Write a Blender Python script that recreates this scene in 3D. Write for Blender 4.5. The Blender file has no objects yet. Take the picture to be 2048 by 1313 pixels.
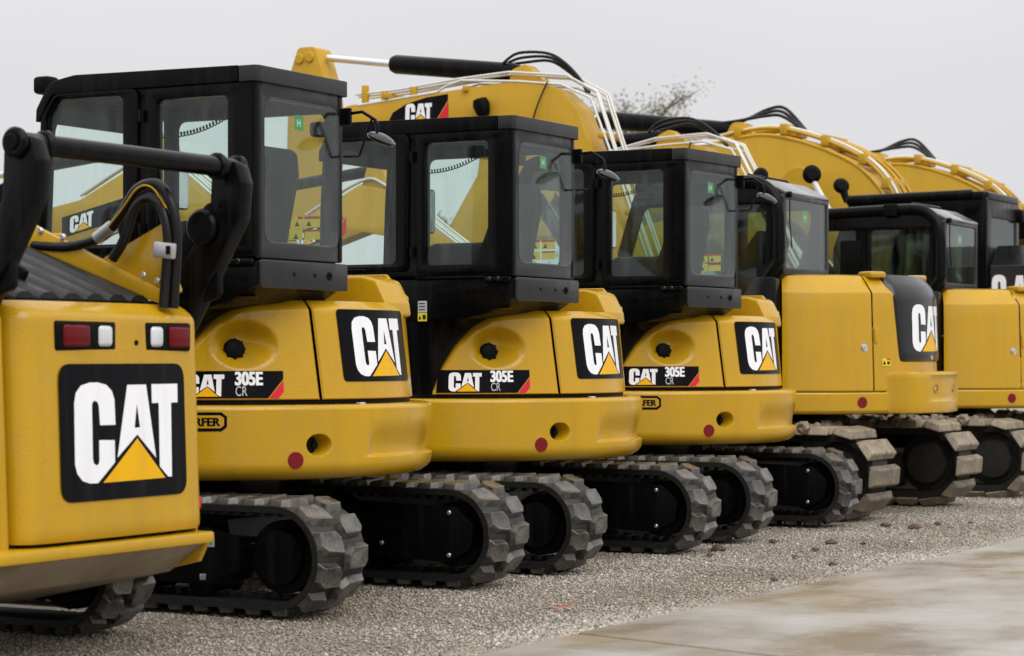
import bpy, bmesh, math, random
import numpy as np
from mathutils import Vector, Matrix
random.seed(7); rng = np.random.default_rng(7)
R_ = math.radians
sc = bpy.context.scene
col = sc.collection

# ------------------------------------------------------------------ camera, sky, sun, exposure
A = R_(28.83)
cam_d = bpy.data.cameras.new('camera'); cam = bpy.data.objects.new('camera', cam_d); col.objects.link(cam)
cam.location = (0, 0, 1.2)
cam.rotation_euler = (R_(90), 0, A)
cam_d.sensor_width = 36; cam_d.sensor_fit = 'HORIZONTAL'; cam_d.lens = 82.27
cam_d.shift_y = 0.0286
cam_d.clip_start = .1; cam_d.clip_end = 3000
cam_d.dof.use_dof = True; cam_d.dof.focus_distance = 13.2; cam_d.dof.aperture_fstop = 4.0
sc.camera = cam

SUN_EL, SUN_AZ = R_(48), R_(125)
w = bpy.data.worlds.new('World'); sc.world = w; w.use_nodes = True
nt = w.node_tree; N = nt.nodes; L = nt.links
bg = N['Background']
sky = N.new('ShaderNodeTexSky'); sky.sky_type = 'NISHITA'; sky.sun_disc = False
sky.sun_elevation = SUN_EL; sky.sun_rotation = SUN_AZ; sky.dust_density = 6; sky.air_density = 1.0
hs = N.new('ShaderNodeHueSaturation'); hs.inputs['Saturation'].default_value = .08; hs.inputs['Value'].default_value = 1.0
L.new(sky.outputs[0], hs.inputs['Color'])
# overcast cloud layer: grey, brightening towards the zenith, with soft cloud mottling
tc = N.new('ShaderNodeTexCoord'); sep = N.new('ShaderNodeSeparateXYZ'); L.new(tc.outputs['Generated'], sep.inputs[0])
ramp = N.new('ShaderNodeValToRGB'); L.new(sep.outputs['Z'], ramp.inputs[0])
ramp.color_ramp.elements[0].position = 0.0; ramp.color_ramp.elements[0].color = (8.1, 8.1, 8.3, 1)
ramp.color_ramp.elements[1].position = 1.0; ramp.color_ramp.elements[1].color = (17.5, 17.5, 17.8, 1)
e = ramp.color_ramp.elements.new(.12); e.color = (8.15, 8.15, 8.4, 1)
nz = N.new('ShaderNodeTexNoise'); nz.inputs['Scale'].default_value = 5.0; nz.inputs['Detail'].default_value = 4
L.new(tc.outputs['Generated'], nz.inputs['Vector'])
mr = N.new('ShaderNodeMapRange'); mr.inputs['To Min'].default_value = .92; mr.inputs['To Max'].default_value = 1.08
L.new(nz.outputs[0], mr.inputs[0])
mul = N.new('ShaderNodeMixRGB'); mul.blend_type = 'MULTIPLY'; mul.inputs[0].default_value = 1
L.new(ramp.outputs[0], mul.inputs[1]); L.new(mr.outputs[0], mul.inputs[2])
mx = N.new('ShaderNodeMixRGB'); mx.inputs[0].default_value = .88
L.new(hs.outputs[0], mx.inputs[1]); L.new(mul.outputs[0], mx.inputs[2])
L.new(mx.outputs[0], bg.inputs['Color']); bg.inputs['Strength'].default_value = .1
sd = bpy.data.lights.new('sun', 'SUN'); sd.energy = 1.5; sd.angle = R_(50); sd.color = (1, .97, .93)
so = bpy.data.objects.new('sun', sd); col.objects.link(so)
sdir = Vector((math.sin(SUN_AZ) * math.cos(SUN_EL), math.cos(SUN_AZ) * math.cos(SUN_EL), math.sin(SUN_EL)))
so.rotation_euler = sdir.to_track_quat('Z', 'Y').to_euler(); so.location = (0, 0, 30)
vs = sc.view_settings; vs.view_transform = 'Standard'; vs.look = 'None'; vs.exposure = 0; vs.gamma = 1
sc.cycles.transparent_max_bounces = 40; sc.cycles.max_bounces = 10

# ------------------------------------------------------------------ materials
MAT = {}
def new_mat(name):
    m = bpy.data.materials.new(name); m.use_nodes = True; MAT[name] = m
    return m, m.node_tree.nodes, m.node_tree.links, m.node_tree.nodes['Principled BSDF']
def noise(n, l, scale, detail=4, vec=None, rough=.55):
    t = n.new('ShaderNodeTexNoise'); t.inputs['Scale'].default_value = scale; t.inputs['Detail'].default_value = detail
    t.inputs['Roughness'].default_value = rough
    if vec is not None: l.new(vec, t.inputs['Vector'])
    return t.outputs[0]
def mapped(n, l, scale=(1, 1, 1), rot=(0, 0, 0), coord='Object'):
    t = n.new('ShaderNodeTexCoord'); m = n.new('ShaderNodeMapping')
    m.inputs['Scale'].default_value = scale; m.inputs['Rotation'].default_value = rot
    l.new(t.outputs[coord], m.inputs[0]); return m.outputs[0]
def cramp(n, l, fac, stops):
    r = n.new('ShaderNodeValToRGB'); l.new(fac, r.inputs[0]); els = r.color_ramp.elements
    els[0].position, els[0].color = stops[0][0], (*stops[0][1], 1)
    els[1].position, els[1].color = stops[-1][0], (*stops[-1][1], 1)
    for p, c in stops[1:-1]:
        e = els.new(p); e.color = (*c, 1)
    return r.outputs[0]
def mrange(n, l, fac, a, b, f0=0, f1=1):
    r = n.new('ShaderNodeMapRange'); l.new(fac, r.inputs[0])
    for i, v in zip((1, 2, 3, 4), (f0, f1, a, b)): r.inputs[i].default_value = v
    return r.outputs[0]
def bump(n, l, b, h, strength, dist, prev=None):
    k = n.new('ShaderNodeBump'); k.inputs['Strength'].default_value = strength; k.inputs['Distance'].default_value = dist
    l.new(h, k.inputs['Height'])
    if prev is not None: l.new(prev, k.inputs['Normal'])
    l.new(k.outputs[0], b.inputs['Normal']); return k.outputs[0]
def beads(n, l, scale, squash=1.0, cover=.6):
    """round rain beads of unequal size, many cells left dry: height field"""
    v = n.new('ShaderNodeTexVoronoi'); v.inputs['Scale'].default_value = scale
    l.new(mapped(n, l, (1, 1, squash)), v.inputs['Vector'])
    sp = n.new('ShaderNodeSeparateColor'); l.new(v.outputs['Color'], sp.inputs[0])
    rad = mrange(n, l, sp.outputs[0], .02, .40, cover, 1.0)
    dv = n.new('ShaderNodeMath'); dv.operation = 'DIVIDE'; l.new(v.outputs['Distance'], dv.inputs[0]); l.new(rad, dv.inputs[1])
    return mrange(n, l, dv.outputs[0], 1, 0, .3, 1)
def droplets(n, l, scale=95.0): return beads(n, l, scale), None
def paint(name, c, rough=.34, var=.06, wet=.5, coat=.25, scale=95, spec=.5, dust=0.0):
    m, n, l, b = new_mat(name)
    big = noise(n, l, 2.2, 5, mapped(n, l, (1, 1, .35)))
    col_ = cramp(n, l, big, [(.3, tuple(x * (1 - var) for x in c)), (.7, tuple(min(1, x * (1 + var)) for x in c))])
    # thin dry rain tracks and dust: streaks that run down the panel
    st = noise(n, l, 14, 3, mapped(n, l, (1, 1, .07)))
    mixc = n.new('ShaderNodeMixRGB'); mixc.inputs[2].default_value = (*[x * .72 + .02 for x in c], 1)
    l.new(mrange(n, l, st, 0, .40, .52, .78), mixc.inputs[0]); l.new(col_, mixc.inputs[1])
    dn = noise(n, l, 7, 9, mapped(n, l, (1, 1, .6)), .72)
    dm = n.new('ShaderNodeMixRGB'); dm.inputs[2].default_value = (*[x * .82 + .03 for x in c], 1)
    l.new(mrange(n, l, dn, 0, dust, .48, .72), dm.inputs[0]); l.new(mixc.outputs[0], dm.inputs[1])
    l.new(dm.outputs[0], b.inputs['Base Color'])
    l.new(mrange(n, l, st, rough * .75, rough * 1.35, .3, .7), b.inputs['Roughness'])
    b.inputs['Coat Weight'].default_value = coat; b.inputs['Specular IOR Level'].default_value = spec; b.inputs['Coat Roughness'].default_value = .12
    h, v = droplets(n, l, scale)
    k = noise(n, l, 6, 2, mapped(n, l))
    b1 = bump(n, l, b, k, .03, .05)
    if wet: bump(n, l, b, h, wet, .0018, b1)
    return m
paint('yellow', (.50, .284, .007), .18, .10, .8, .0, 80, .42, .5)
paint('yellow_boom', (.50, .29, .013), .42, .06, .25, .06, 95, .3)
paint('black_paint', (.0028, .0028, .0031), .20, .2, .5, 0, 95, .11)
paint('cab_grey', (.012, .012, .013), .34, .15, .6, 0, 80, .42)  # black cab's rear faces: sky reflection put into a lighter base colour
paint('black_matte', (.003, .003, .0031), .5, .2, .3, 0, 95, .08)
paint('hood_black', (.006, .006, .007), .2, .2, .4, 0, 95, .45)
paint('roof_silver', (.035, .036, .038), .16, .1, .4, .6, 95, .6)  # wet dark roof, base colour lifted to carry the reflected sky
paint('decal_black', (.003, .003, .0045), .2, .1, .25, 0, 95, .09)
paint('rib_black', (.006, .006, .007), .42, .2, .5, 0, 95, .35)
paint('decal_white', (.88, .88, .91), .3, .03, .15, .0)
paint('decal_yellow', (.80, .43, .003), .3, .03, .15, .0, 95, .2)
paint('decal_red', (.62, .012, .03), .3, .05, .15, .0, 95, .3)
paint('reflector_red', (.17, .002, .008), .2, .1, .15, 0, 95, .3)
paint('label_yellow', (.75, .62, .01), .4, .05, 0, 0)
def film(name, c):
    m, n, l, b = new_mat(name); n.remove(b)
    d = n.new('ShaderNodeBsdfDiffuse'); t = n.new('ShaderNodeBsdfTranslucent'); x = n.new('ShaderNodeMixShader'); x.inputs[0].default_value = .55
    v = noise(n, l, 40, 3, mapped(n, l)); cc = cramp(n, l, v, [(.3, tuple(k * .9 for k in c)), (.7, c)])
    l.new(cc, d.inputs[0]); l.new(cc, t.inputs[0]); l.new(d.outputs[0], x.inputs[1]); l.new(t.outputs[0], x.inputs[2]); l.new(x.outputs[0], n['Material Output'].inputs['Surface'])
film('film_yellow', (.85, .72, .02)); film('film_red', (.7, .05, .04)); film('film_green', (.05, .62, .12))
paint('label_grey', (.45, .46, .50), .4, .05, 0, 0)
paint('label_green', (.05, .52, .12), .4, .05, 0, 0)
paint('seat_fabric', (.008, .009, .009), .7, .2, 0, 0, 95, .2)
paint('interior_grey', (.022, .024, .024), .6, .1, 0, 0, 95, .2)
paint('pipe_white', (.62, .62, .58), .28, .06, .3, .3)
paint('hose_black', (.006, .006, .006), .34, .1, .2, 0, 95, .3)
paint('zinc', (.55, .55, .56), .35, .1, .2, 0)
MAT['zinc'].node_tree.nodes['Principled BSDF'].inputs['Metallic'].default_value = .8
paint('chrome', (.78, .78, .80), .15, .02, .2, 0)
MAT['chrome'].node_tree.nodes['Principled BSDF'].inputs['Metallic'].default_value = 1
paint('belly_dust', (.26, .20, .13), .65, .3, .1, 0)
paint('under_brown', (.012, .009, .005), .4, .3, .3, 0, 95, .2)  # cab underside: yellow reflected from the hood is put into the brown base
paint('lamp_red', (.13, .002, .005), .1, .2, .1, 0, 95, .2)
paint('lamp_clear', (.62, .64, .66), .12, .15, .2, .8)
paint('orange_scrap', (.65, .17, .06), .6, .1, 0, 0)

def rubber(name, c0, c1, rough=.6, bs=.35):
    m, n, l, b = new_mat(name)
    oi = n.new('ShaderNodeObjectInfo')
    s1 = noise(n, l, 16, 6, mapped(n, l), .65)
    s2 = noise(n, l, 70, 3, mapped(n, l, (1, 3, 1)))
    mid = tuple((x + y) / 2 for x, y in zip(c0, c1))
    c = cramp(n, l, s1, [(.34, c0), (.5, mid), (.66, c1)])
    mm = n.new('ShaderNodeMixRGB'); mm.blend_type = 'MULTIPLY'; mm.inputs[0].default_value = .8
    l.new(c, mm.inputs[1]); l.new(mrange(n, l, oi.outputs['Random'], .62, 1.25), mm.inputs[2])
    l.new(mm.outputs[0], b.inputs['Base Color'])
    l.new(mrange(n, l, s2, rough * .6, rough * 1.25, .3, .7), b.inputs['Roughness'])
    k = bump(n, l, b, s1, bs, .010); bump(n, l, b, s2, .3, .003, k)
    return m
rubber('lug_rubber', (.015, .0145, .014), (.125, .112, .094), .28, .16)
rubber('belt_rubber', (.005, .005, .005), (.012, .0115, .011), .5)
rubber('mud_pad', (.10, .077, .052), (.29, .24, .17), .6)
rubber('mud_dark', (.005, .0045, .004), (.014, .012, .0095), .85)
rubber('clod', (.06, .035, .022), (.13, .08, .05), .8)

def glass(name, tint, refl=.85, haze=.05, drop=.9):
    m, n, l, b = new_mat(name); n.remove(b)
    out = n['Material Output']
    tr = n.new('ShaderNodeBsdfTransparent'); tr.inputs[0].default_value = (*tint, 1)
    gl = n.new('ShaderNodeBsdfGlossy'); gl.inputs['Roughness'].default_value = .03; gl.inputs[0].default_value = (.95, .97, .96, 1)
    df = n.new('ShaderNodeBsdfDiffuse'); df.inputs[0].default_value = (.5, .54, .52, 1)
    lw = n.new('ShaderNodeLayerWeight'); lw.inputs['Blend'].default_value = .5
    p5 = n.new('ShaderNodeMath'); p5.operation = 'POWER'; p5.inputs[1].default_value = 5; l.new(lw.outputs['Facing'], p5.inputs[0])
    fr = n.new('ShaderNodeMath'); fr.operation = 'MULTIPLY_ADD'; fr.inputs[1].default_value = .955; fr.inputs[2].default_value = .045; l.new(p5.outputs[0], fr.inputs[0])
    # wet film: water beads and running tracks
    bead = beads(n, l, 85, .8, .55)
    st = noise(n, l, 22, 4, mapped(n, l, (1, 1, .09)))
    fog = noise(n, l, 2.5, 4, mapped(n, l))
    bp = n.new('ShaderNodeBump'); bp.inputs['Strength'].default_value = .25; bp.inputs['Distance'].default_value = .001
    l.new(bead, bp.inputs['Height']); l.new(bp.outputs[0], gl.inputs['Normal'])
    mfr = n.new('ShaderNodeMath'); mfr.operation = 'MULTIPLY'; l.new(fr.outputs[0], mfr.inputs[0]); mfr.inputs[1].default_value = refl
    m1 = n.new('ShaderNodeMixShader'); l.new(mfr.outputs[0], m1.inputs[0]); l.new(tr.outputs[0], m1.inputs[1]); l.new(gl.outputs[0], m1.inputs[2])
    hz = n.new('ShaderNodeMath'); hz.operation = 'MULTIPLY_ADD'
    l.new(mrange(n, l, st, 0, 1, .5, .72), hz.inputs[0]); hz.inputs[1].default_value = haze * 2.2
    l.new(mrange(n, l, fog, 0, haze, .35, .7), hz.inputs[2])
    m2 = n.new('ShaderNodeMixShader'); l.new(hz.outputs[0], m2.inputs[0]); l.new(m1.outputs[0], m2.inputs[1]); l.new(df.outputs[0], m2.inputs[2])
    l.new(m2.outputs[0], out.inputs['Surface']); return m
glass('glass', (.90, .955, .935), .6, .012)
glass('glass_rear', (.92, .96, .945), .85, .012)
glass('glass_dark', (.66, .76, .69), .7, .02)

def ground_mats():
    m, n, l, b = new_mat('gravel_ground')
    a = noise(n, l, 60, 6, mapped(n, l), .7); c = noise(n, l, .8, 5, mapped(n, l))
    cc = cramp(n, l, a, [(.3, (.14, .12, .095)), (.5, (.28, .247, .20)), (.72, (.42, .38, .325))])
    mm = n.new('ShaderNodeMixRGB'); mm.blend_type = 'MULTIPLY'; mm.inputs[0].default_value = 1
    l.new(cc, mm.inputs[1]); l.new(mrange(n, l, c, .72, 1.15, .3, .7), mm.inputs[2]); l.new(mm.outputs[0], b.inputs['Base Color'])
    b.inputs['Roughness'].default_value = .75
    bump(n, l, b, a, .8, .02)
    m, n, l, b = new_mat('stone')
    oi = n.new('ShaderNodeObjectInfo')
    at = n.new('ShaderNodeAttribute'); at.attribute_name = 'shade'
    cc = cramp(n, l, at.outputs['Fac'], [(0, (.15, .125, .098)), (.25, (.25, .217, .176)), (.55, (.355, .312, .258)), (.85, (.46, .42, .365)), (1, (.66, .61, .54))])
    gm = n.new('ShaderNodeNewGeometry'); big = n.new('ShaderNodeTexNoise'); big.inputs['Scale'].default_value = .9; big.inputs['Detail'].default_value = 5
    l.new(gm.outputs['Position'], big.inputs['Vector'])
    mw = n.new('ShaderNodeMixRGB'); mw.blend_type = 'MULTIPLY'; mw.inputs[0].default_value = 1
    l.new(cc, mw.inputs[1]); l.new(cramp(n, l, big.outputs[0], [(.35, (.74, .70, .64)), (.62, (1.08, 1.08, 1.08))]), mw.inputs[2]); cc = mw.outputs[0]
    l.new(cc, b.inputs['Base Color']); b.inputs['Roughness'].default_value = .5
    m, n, l, b = new_mat('concrete')
    st = noise(n, l, 1.0, 7, mapped(n, l, (1.25, .8, 1), (0, 0, R_(-28)), 'Object'), .58)
    st2 = noise(n, l, .8, 6, mapped(n, l, (1.0, .8, 1), (0, 0, R_(-28)), 'Object'), .6)
    fine = noise(n, l, 160, 5, mapped(n, l), .75)
    broom = noise(n, l, 9, 5, mapped(n, l, (.12, 6, 1), (0, 0, R_(-16))), .6)
    vo = n.new('ShaderNodeTexVoronoi'); vo.inputs['Scale'].default_value = 26; l.new(mapped(n, l), vo.inputs['Vector'])
    pore = mrange(n, l, vo.outputs['Distance'], .62, 1, .03, .12)
    c1 = cramp(n, l, st, [(.32, (.185, .163, .13)), (.43, (.26, .238, .202)), (.52, (.325, .306, .274)), (.68, (.39, .374, .346))])
    mm = n.new('ShaderNodeMixRGB'); mm.inputs[2].default_value = (.30, .225, .13, 1)
    l.new(mrange(n, l, st2, 0, .7, .50, .72), mm.inputs[0]); l.new(c1, mm.inputs[1])
    prev = mm.outputs[0]
    for fac in (mrange(n, l, fine, .70, 1.26, .3, .7), mrange(n, l, broom, .80, 1.14, .3, .7), pore):
        m2 = n.new('ShaderNodeMixRGB'); m2.blend_type = 'MULTIPLY'; m2.inputs[0].default_value = 1
        l.new(prev, m2.inputs[1]); l.new(fac, m2.inputs[2]); prev = m2.outputs[0]
    l.new(prev, b.inputs['Base Color'])
    l.new(mrange(n, l, st, .20, .5, .36, .64), b.inputs['Roughness'])
    bump(n, l, b, fine, .25, .003)
    m, n, l, b = new_mat('leaf')
    oi = n.new('ShaderNodeAttribute'); oi.attribute_name = 'shade'
    cc = cramp(n, l, oi.outputs['Fac'], [(0, (.09, .088, .04)), (.6, (.20, .185, .095)), (1, (.32, .29, .17))])
    l.new(cc, b.inputs['Base Color']); b.inputs['Roughness'].default_value = .6
    m, n, l, b = new_mat('bark'); b.inputs['Base Color'].default_value = (.09, .075, .06, 1); b.inputs['Roughness'].default_value = .9
    bump(n, l, b, noise(n, l, 20, 4, mapped(n, l, (1, 1, .2))), .6, .03)
ground_mats()

# ------------------------------------------------------------------ geometry helpers
def tag(o, label=None, cat=None, group=None, kind=None):
    if label: o['label'] = label
    if cat: o['category'] = cat
    if group: o['group'] = group
    if kind: o['kind'] = kind
    return o
def link(name, me, mats, parent=None, sharp=35):
    if not isinstance(mats, (list, tuple)): mats = [mats]
    for m in mats: me.materials.append(MAT[m])
    if sharp is not None:
        me.polygons.foreach_set('use_smooth', [True] * len(me.polygons)); me.set_sharp_from_angle(angle=R_(sharp))
    o = bpy.data.objects.new(name, me); col.objects.link(o)
    if parent is not None: o.parent = parent
    return o
def from_bm(name, bm, mats, parent=None, sharp=35, recalc=True):
    if recalc: bmesh.ops.recalc_face_normals(bm, faces=bm.faces)
    me = bpy.data.meshes.new(name); bm.to_mesh(me); bm.free()
    return link(name, me, mats, parent, sharp)
def empty(name, loc, rz=0):
    o = bpy.data.objects.new(name, None); col.objects.link(o); o.location = loc; o.rotation_euler = (0, 0, rz)
    o.empty_display_size = .3; return o
def add_box(bm, c, s, rot=None, bev=0, seg=2):
    M = Matrix.Translation(c) @ (rot or Matrix.Identity(4)) @ Matrix.Diagonal((*s, 1))
    r = bmesh.ops.create_cube(bm, size=1, matrix=M)
    if bev:
        es = list({e for v in r['verts'] for e in v.link_edges})
        bmesh.ops.bevel(bm, geom=es, offset=bev, segments=seg, profile=.5, affect='EDGES', clamp_overlap=True)
def box(name, c, s, mat, parent, rot=None, bev=.008, seg=2):
    bm = bmesh.new(); add_box(bm, c, s, rot, bev, seg); return from_bm(name, bm, mat, parent)
def add_prism(bm, poly, a0, a1, axis='y', bev=0, seg=2):
    f = {'y': lambda p, a: (p[0], a, p[1]), 'x': lambda p, a: (a, p[0], p[1]), 'z': lambda p, a: (p[0], p[1], a)}[axis]
    v0 = [bm.verts.new(f(p, a0)) for p in poly]; v1 = [bm.verts.new(f(p, a1)) for p in poly]
    fs = [bm.faces.new(v0), bm.faces.new(v1[::-1])]; n = len(poly)
    for i in range(n): fs.append(bm.faces.new((v0[i], v0[(i + 1) % n], v1[(i + 1) % n], v1[i])))
    bmesh.ops.recalc_face_normals(bm, faces=fs)
    if bev:
        es = [e for f_ in fs for e in f_.edges]; es = list(set(es))
        es = [e for e in es if e.is_manifold and e.calc_face_angle(0) > R_(25)]
        bmesh.ops.bevel(bm, geom=es, offset=bev, segments=seg, profile=.5, affect='EDGES', clamp_overlap=True)
def prism(name, poly, a0, a1, mat, parent, axis='y', bev=.008, seg=2, sharp=35):
    bm = bmesh.new(); add_prism(bm, poly, a0, a1, axis, bev, seg); return from_bm(name, bm, mat, parent, sharp)
def rpoly(pts, r, n=5):
    """round every corner; r number or list"""
    out = []; k = len(pts)
    for i in range(k):
        p0, p, p2 = (Vector(pts[(i + j) % k][:2]) for j in (-1, 0, 1))
        ri = r[i] if isinstance(r, (list, tuple)) else r
        if ri <= 0: out.append(tuple(p)); continue
        d0 = (p0 - p); d2 = (p2 - p); l0, l2 = d0.length, d2.length; d0.normalize(); d2.normalize()
        ang = d0.angle(d2); t = min(ri / math.tan(ang / 2), l0 * .49, l2 * .49)
        a, b = p + d0 * t, p + d2 * t
        for j in range(n + 1):
            s = j / n; out.append(tuple((a * (1 - s) + p * s) * (1 - s) + (p * (1 - s) + b * s) * s))
    return out
def rrect(x0, x1, y0, y1, r, n=5): return rpoly([(x0, y0), (x1, y0), (x1, y1), (x0, y1)], r, n)
def fill2d(outer, holes=(), t=0, bev=0):
    cu = bpy.data.curves.new('c', 'CURVE'); cu.dimensions = '2D'; cu.fill_mode = 'BOTH' if t else 'FRONT'
    cu.extrude = max(t / 2 - bev, 0); cu.bevel_depth = bev; cu.bevel_resolution = 1; cu.offset = -bev
    for pl in [outer, *holes]:
        sp = cu.splines.new('POLY'); sp.points.add(len(pl) - 1)
        for q, p in zip(sp.points, pl): q.co = (p[0], p[1], 0, 1)
        sp.use_cyclic_u = True
    ob = bpy.data.objects.new('c', cu); me = bpy.data.meshes.new_from_object(ob)
    V = [tuple(v.co) for v in me.vertices]; F = [tuple(p.vertices) for p in me.polygons]
    bpy.data.objects.remove(ob); bpy.data.curves.remove(cu); bpy.data.meshes.remove(me); return V, F
def text2d(s, size, bold=.0, sx=1.0, outline=0):
    cu = bpy.data.curves.new('t', 'FONT'); cu.body = s; cu.size = size; cu.offset = bold; cu.fill_mode = 'FRONT'
    ob = bpy.data.objects.new('t', cu); me = bpy.data.meshes.new_from_object(ob)
    V = [(v.co.x * sx, v.co.y, 0) for v in me.vertices]; F = [tuple(p.vertices) for p in me.polygons]
    bpy.data.objects.remove(ob); bpy.data.curves.remove(cu); bpy.data.meshes.remove(me); return V, F
def plate(name, outer, holes, t, pos, axis, mat, parent, bev=.004, sharp=35):
    """flat frame (with holes) of thickness t. axis 'y': (u,v)->(x,z); axis 'x': (u,v)->(y,z); 'z': (u,v)->(x,y)"""
    V, F = fill2d(outer, holes, t, bev)
    if axis == 'y': V = [(u, pos + q, v) for u, v, q in V]
    elif axis == 'x': V = [(pos + q, u, v) for u, v, q in V]
    else: V = [(u, v, pos + q) for u, v, q in V]
    bm = bmesh.new(); vs_ = [bm.verts.new(p) for p in V]
    for f in F:
        try: bm.faces.new([vs_[i] for i in f])
        except ValueError: pass
    bmesh.ops.remove_doubles(bm, verts=bm.verts, dist=1e-5)
    return from_bm(name, bm, mat, parent, sharp)
def smooth_path(pts, sub=6):
    P = [Vector(p) for p in pts]; out = []
    for i in range(len(P) - 1):
        p0 = P[max(i - 1, 0)]; p1 = P[i]; p2 = P[i + 1]; p3 = P[min(i + 2, len(P) - 1)]
        for k in range(sub):
            t = k / sub
            out.append(.5 * ((2 * p1) + (p2 - p0) * t + (2 * p0 - 5 * p1 + 4 * p2 - p3) * t * t + (3 * p1 - p0 - 3 * p2 + p3) * t ** 3))
    out.append(P[-1]); return out
def add_tube(bm, pts, r, n=10, cap=True):
    P = [Vector(p) for p in pts]; rr = r if isinstance(r, (list, tuple)) else [r] * len(P)
    T = [(P[min(i + 1, len(P) - 1)] - P[max(i - 1, 0)]).normalized() for i in range(len(P))]
    nrm = T[0].orthogonal().normalized(); rings = []
    for i, p in enumerate(P):
        nrm = (nrm - T[i] * nrm.dot(T[i])).normalized(); bn = T[i].cross(nrm)
        rings.append([bm.verts.new(p + (nrm * math.cos(2 * math.pi * k / n) + bn * math.sin(2 * math.pi * k / n)) * rr[i]) for k in range(n)])
    for a, b in zip(rings, rings[1:]):
        for k in range(n): bm.faces.new((a[k], a[(k + 1) % n], b[(k + 1) % n], b[k]))
    if cap:
        bm.faces.new(rings[0][::-1]); bm.faces.new(rings[-1])
def tube(name, pts, r, mat, parent, n=10, smooth=0):
    bm = bmesh.new(); add_tube(bm, smooth_path(pts, smooth) if smooth else pts, r, n); return from_bm(name, bm, mat, parent, 50)
def disc(name, c, axis, r, t, mat, parent, n=28, bev=.006, r2=None):
    ax = Vector(axis).normalized(); c = Vector(c); r2 = r if r2 is None else r2
    bm = bmesh.new()
    add_tube(bm, [c - ax * t / 2, c - ax * (t / 2 - bev), c + ax * (t / 2 - bev), c + ax * t / 2], [r - bev, r, r2, r2 - bev], n)
    return from_bm(name, bm, mat, parent, 40)
def lathe(name, c, axis, prof, mat, parent, n=28, sharp=40):
    ax = Vector(axis).normalized(); c = Vector(c); bm = bmesh.new()
    add_tube(bm, [c + ax * a for a, r in prof], [max(r, .0005) for a, r in prof], n)
    return from_bm(name, bm, mat, parent, sharp)
def grid(name, rows, mat, parent, sharp=30, closed=False, caps=False):
    """rows: list of equally long point lists"""
    nv = len(rows[0]); V = [p for r in rows for p in r]; F = []
    for i in range(len(rows) - 1):
        for j in range(nv - 1 + (1 if closed else 0)):
            a, b = i * nv + j, i * nv + (j + 1) % nv; F.append((a, b, b + nv, a + nv))
    if caps: F += [tuple(range(nv))[::-1], tuple(range((len(rows) - 1) * nv, len(rows) * nv))]
    bm = bmesh.new(); vs_ = [bm.verts.new(p) for p in V]
    for f in F: bm.faces.new([vs_[i] for i in f])
    bmesh.ops.remove_doubles(bm, verts=bm.verts, dist=1e-6)
    return from_bm(name, bm, mat, parent, sharp)
def cyl(R, phi, z): return (R * math.cos(R_(phi)), -R * math.sin(R_(phi)), z)
def sst(a, b, x):
    t = min(1, max(0, (x - a) / (b - a))); return t * t * (3 - 2 * t)
def decal(name, pieces, mapf, parent, cut=.03):
    """pieces: (V2, F, material, lift); cut into strips and laid on the surface by mapf(u, v, lift)"""
    bmA = bmesh.new(); mats = []
    for V, F, m, lift in pieces:
        if m not in mats: mats.append(m)
        b2 = bmesh.new(); vs_ = [b2.verts.new((p[0], p[1], 0)) for p in V]
        for f in F:
            try: b2.faces.new([vs_[i] for i in f])
            except ValueError: pass
        if cut:
            us = [p[0] for p in V]; u = math.floor(min(us) / cut) * cut + cut
            while u < max(us):
                bmesh.ops.bisect_plane(b2, geom=b2.verts[:] + b2.edges[:] + b2.faces[:], plane_co=(u, 0, 0), plane_no=(1, 0, 0)); u += cut
        mp = {v: bmA.verts.new(mapf(v.co.x, v.co.y, lift)) for v in b2.verts}
        for f in b2.faces:
            try: nf = bmA.faces.new([mp[v] for v in f.verts]); nf.material_index = mats.index(m)
            except ValueError: pass
        b2.free()
    return from_bm(name, bmA, mats, parent, 60, recalc=False)

# lettering outlines (drawn in a unit box: 0..1 wide, 0..1 high)
_C = [(430,547),(372,548),(372,475),(368,460),(358,455),(350,461),(347,475),(337,675),(340,692),(349,699),(358,693),(361,678),(365,604),(423,605),(419,688),(350,766),(320,766),(295,756),(278,730),(272,695),(284,465),(292,425),(312,398),(345,387),(375,387),(405,396),(424,418),(432,450)]
_A = [(485,397),(560,396),(582,675),(512,585),(429,672)]; _AH = [(518,470),(525,558),(503,560)]
_T = [(582,395),(691,394),(687,465),(659,466),(643,748),(627,748),(595,708),(607,466),(579,467)]
_Y = [(511,600),(615,752),(370,765)]
def _nrm(p):
    v = (p[1] - 320) / (842 - 320); x0 = 238 - 21 * v; x1 = 718 - 21 * v; yb = 842 - 24 * (p[0] - 217) / 480; yt = 321
    return ((p[0] - x0) / (x1 - x0), (yb - p[1]) / (yb - yt))
LOGO = [[_nrm(p) for p in q] for q in (_C, _A, _AH, _T, _Y)]
lx0 = min(p[0] for p in LOGO[0]); lx1 = max(p[0] for p in LOGO[3]); ly0 = min(p[1] for q in LOGO for p in q); ly1 = max(p[1] for q in LOGO for p in q)
def logo(u0, v0, wd, ht, lift):
    S = lambda q: [(u0 + (p[0] - lx0) / (lx1 - lx0) * wd, v0 + (p[1] - ly0) / (ly1 - ly0) * ht) for p in q]
    C, Aa, H, T, Y = map(S, LOGO)
    return [(*fill2d(C), 'decal_white', lift), (*fill2d(Aa, [H]), 'decal_white', lift), (*fill2d(T), 'decal_white', lift), (*fill2d(Y), 'decal_yellow', lift)]
def shift(VF, du, dv): return ([(p[0] + du, p[1] + dv, 0) for p in VF[0]], VF[1])
def copy_tree(o, parent=None):
    c = o.copy(); col.objects.link(c)
    if parent is not None: c.parent = parent
    for ch in list(o.children): copy_tree(ch, c)
    return c
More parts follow.
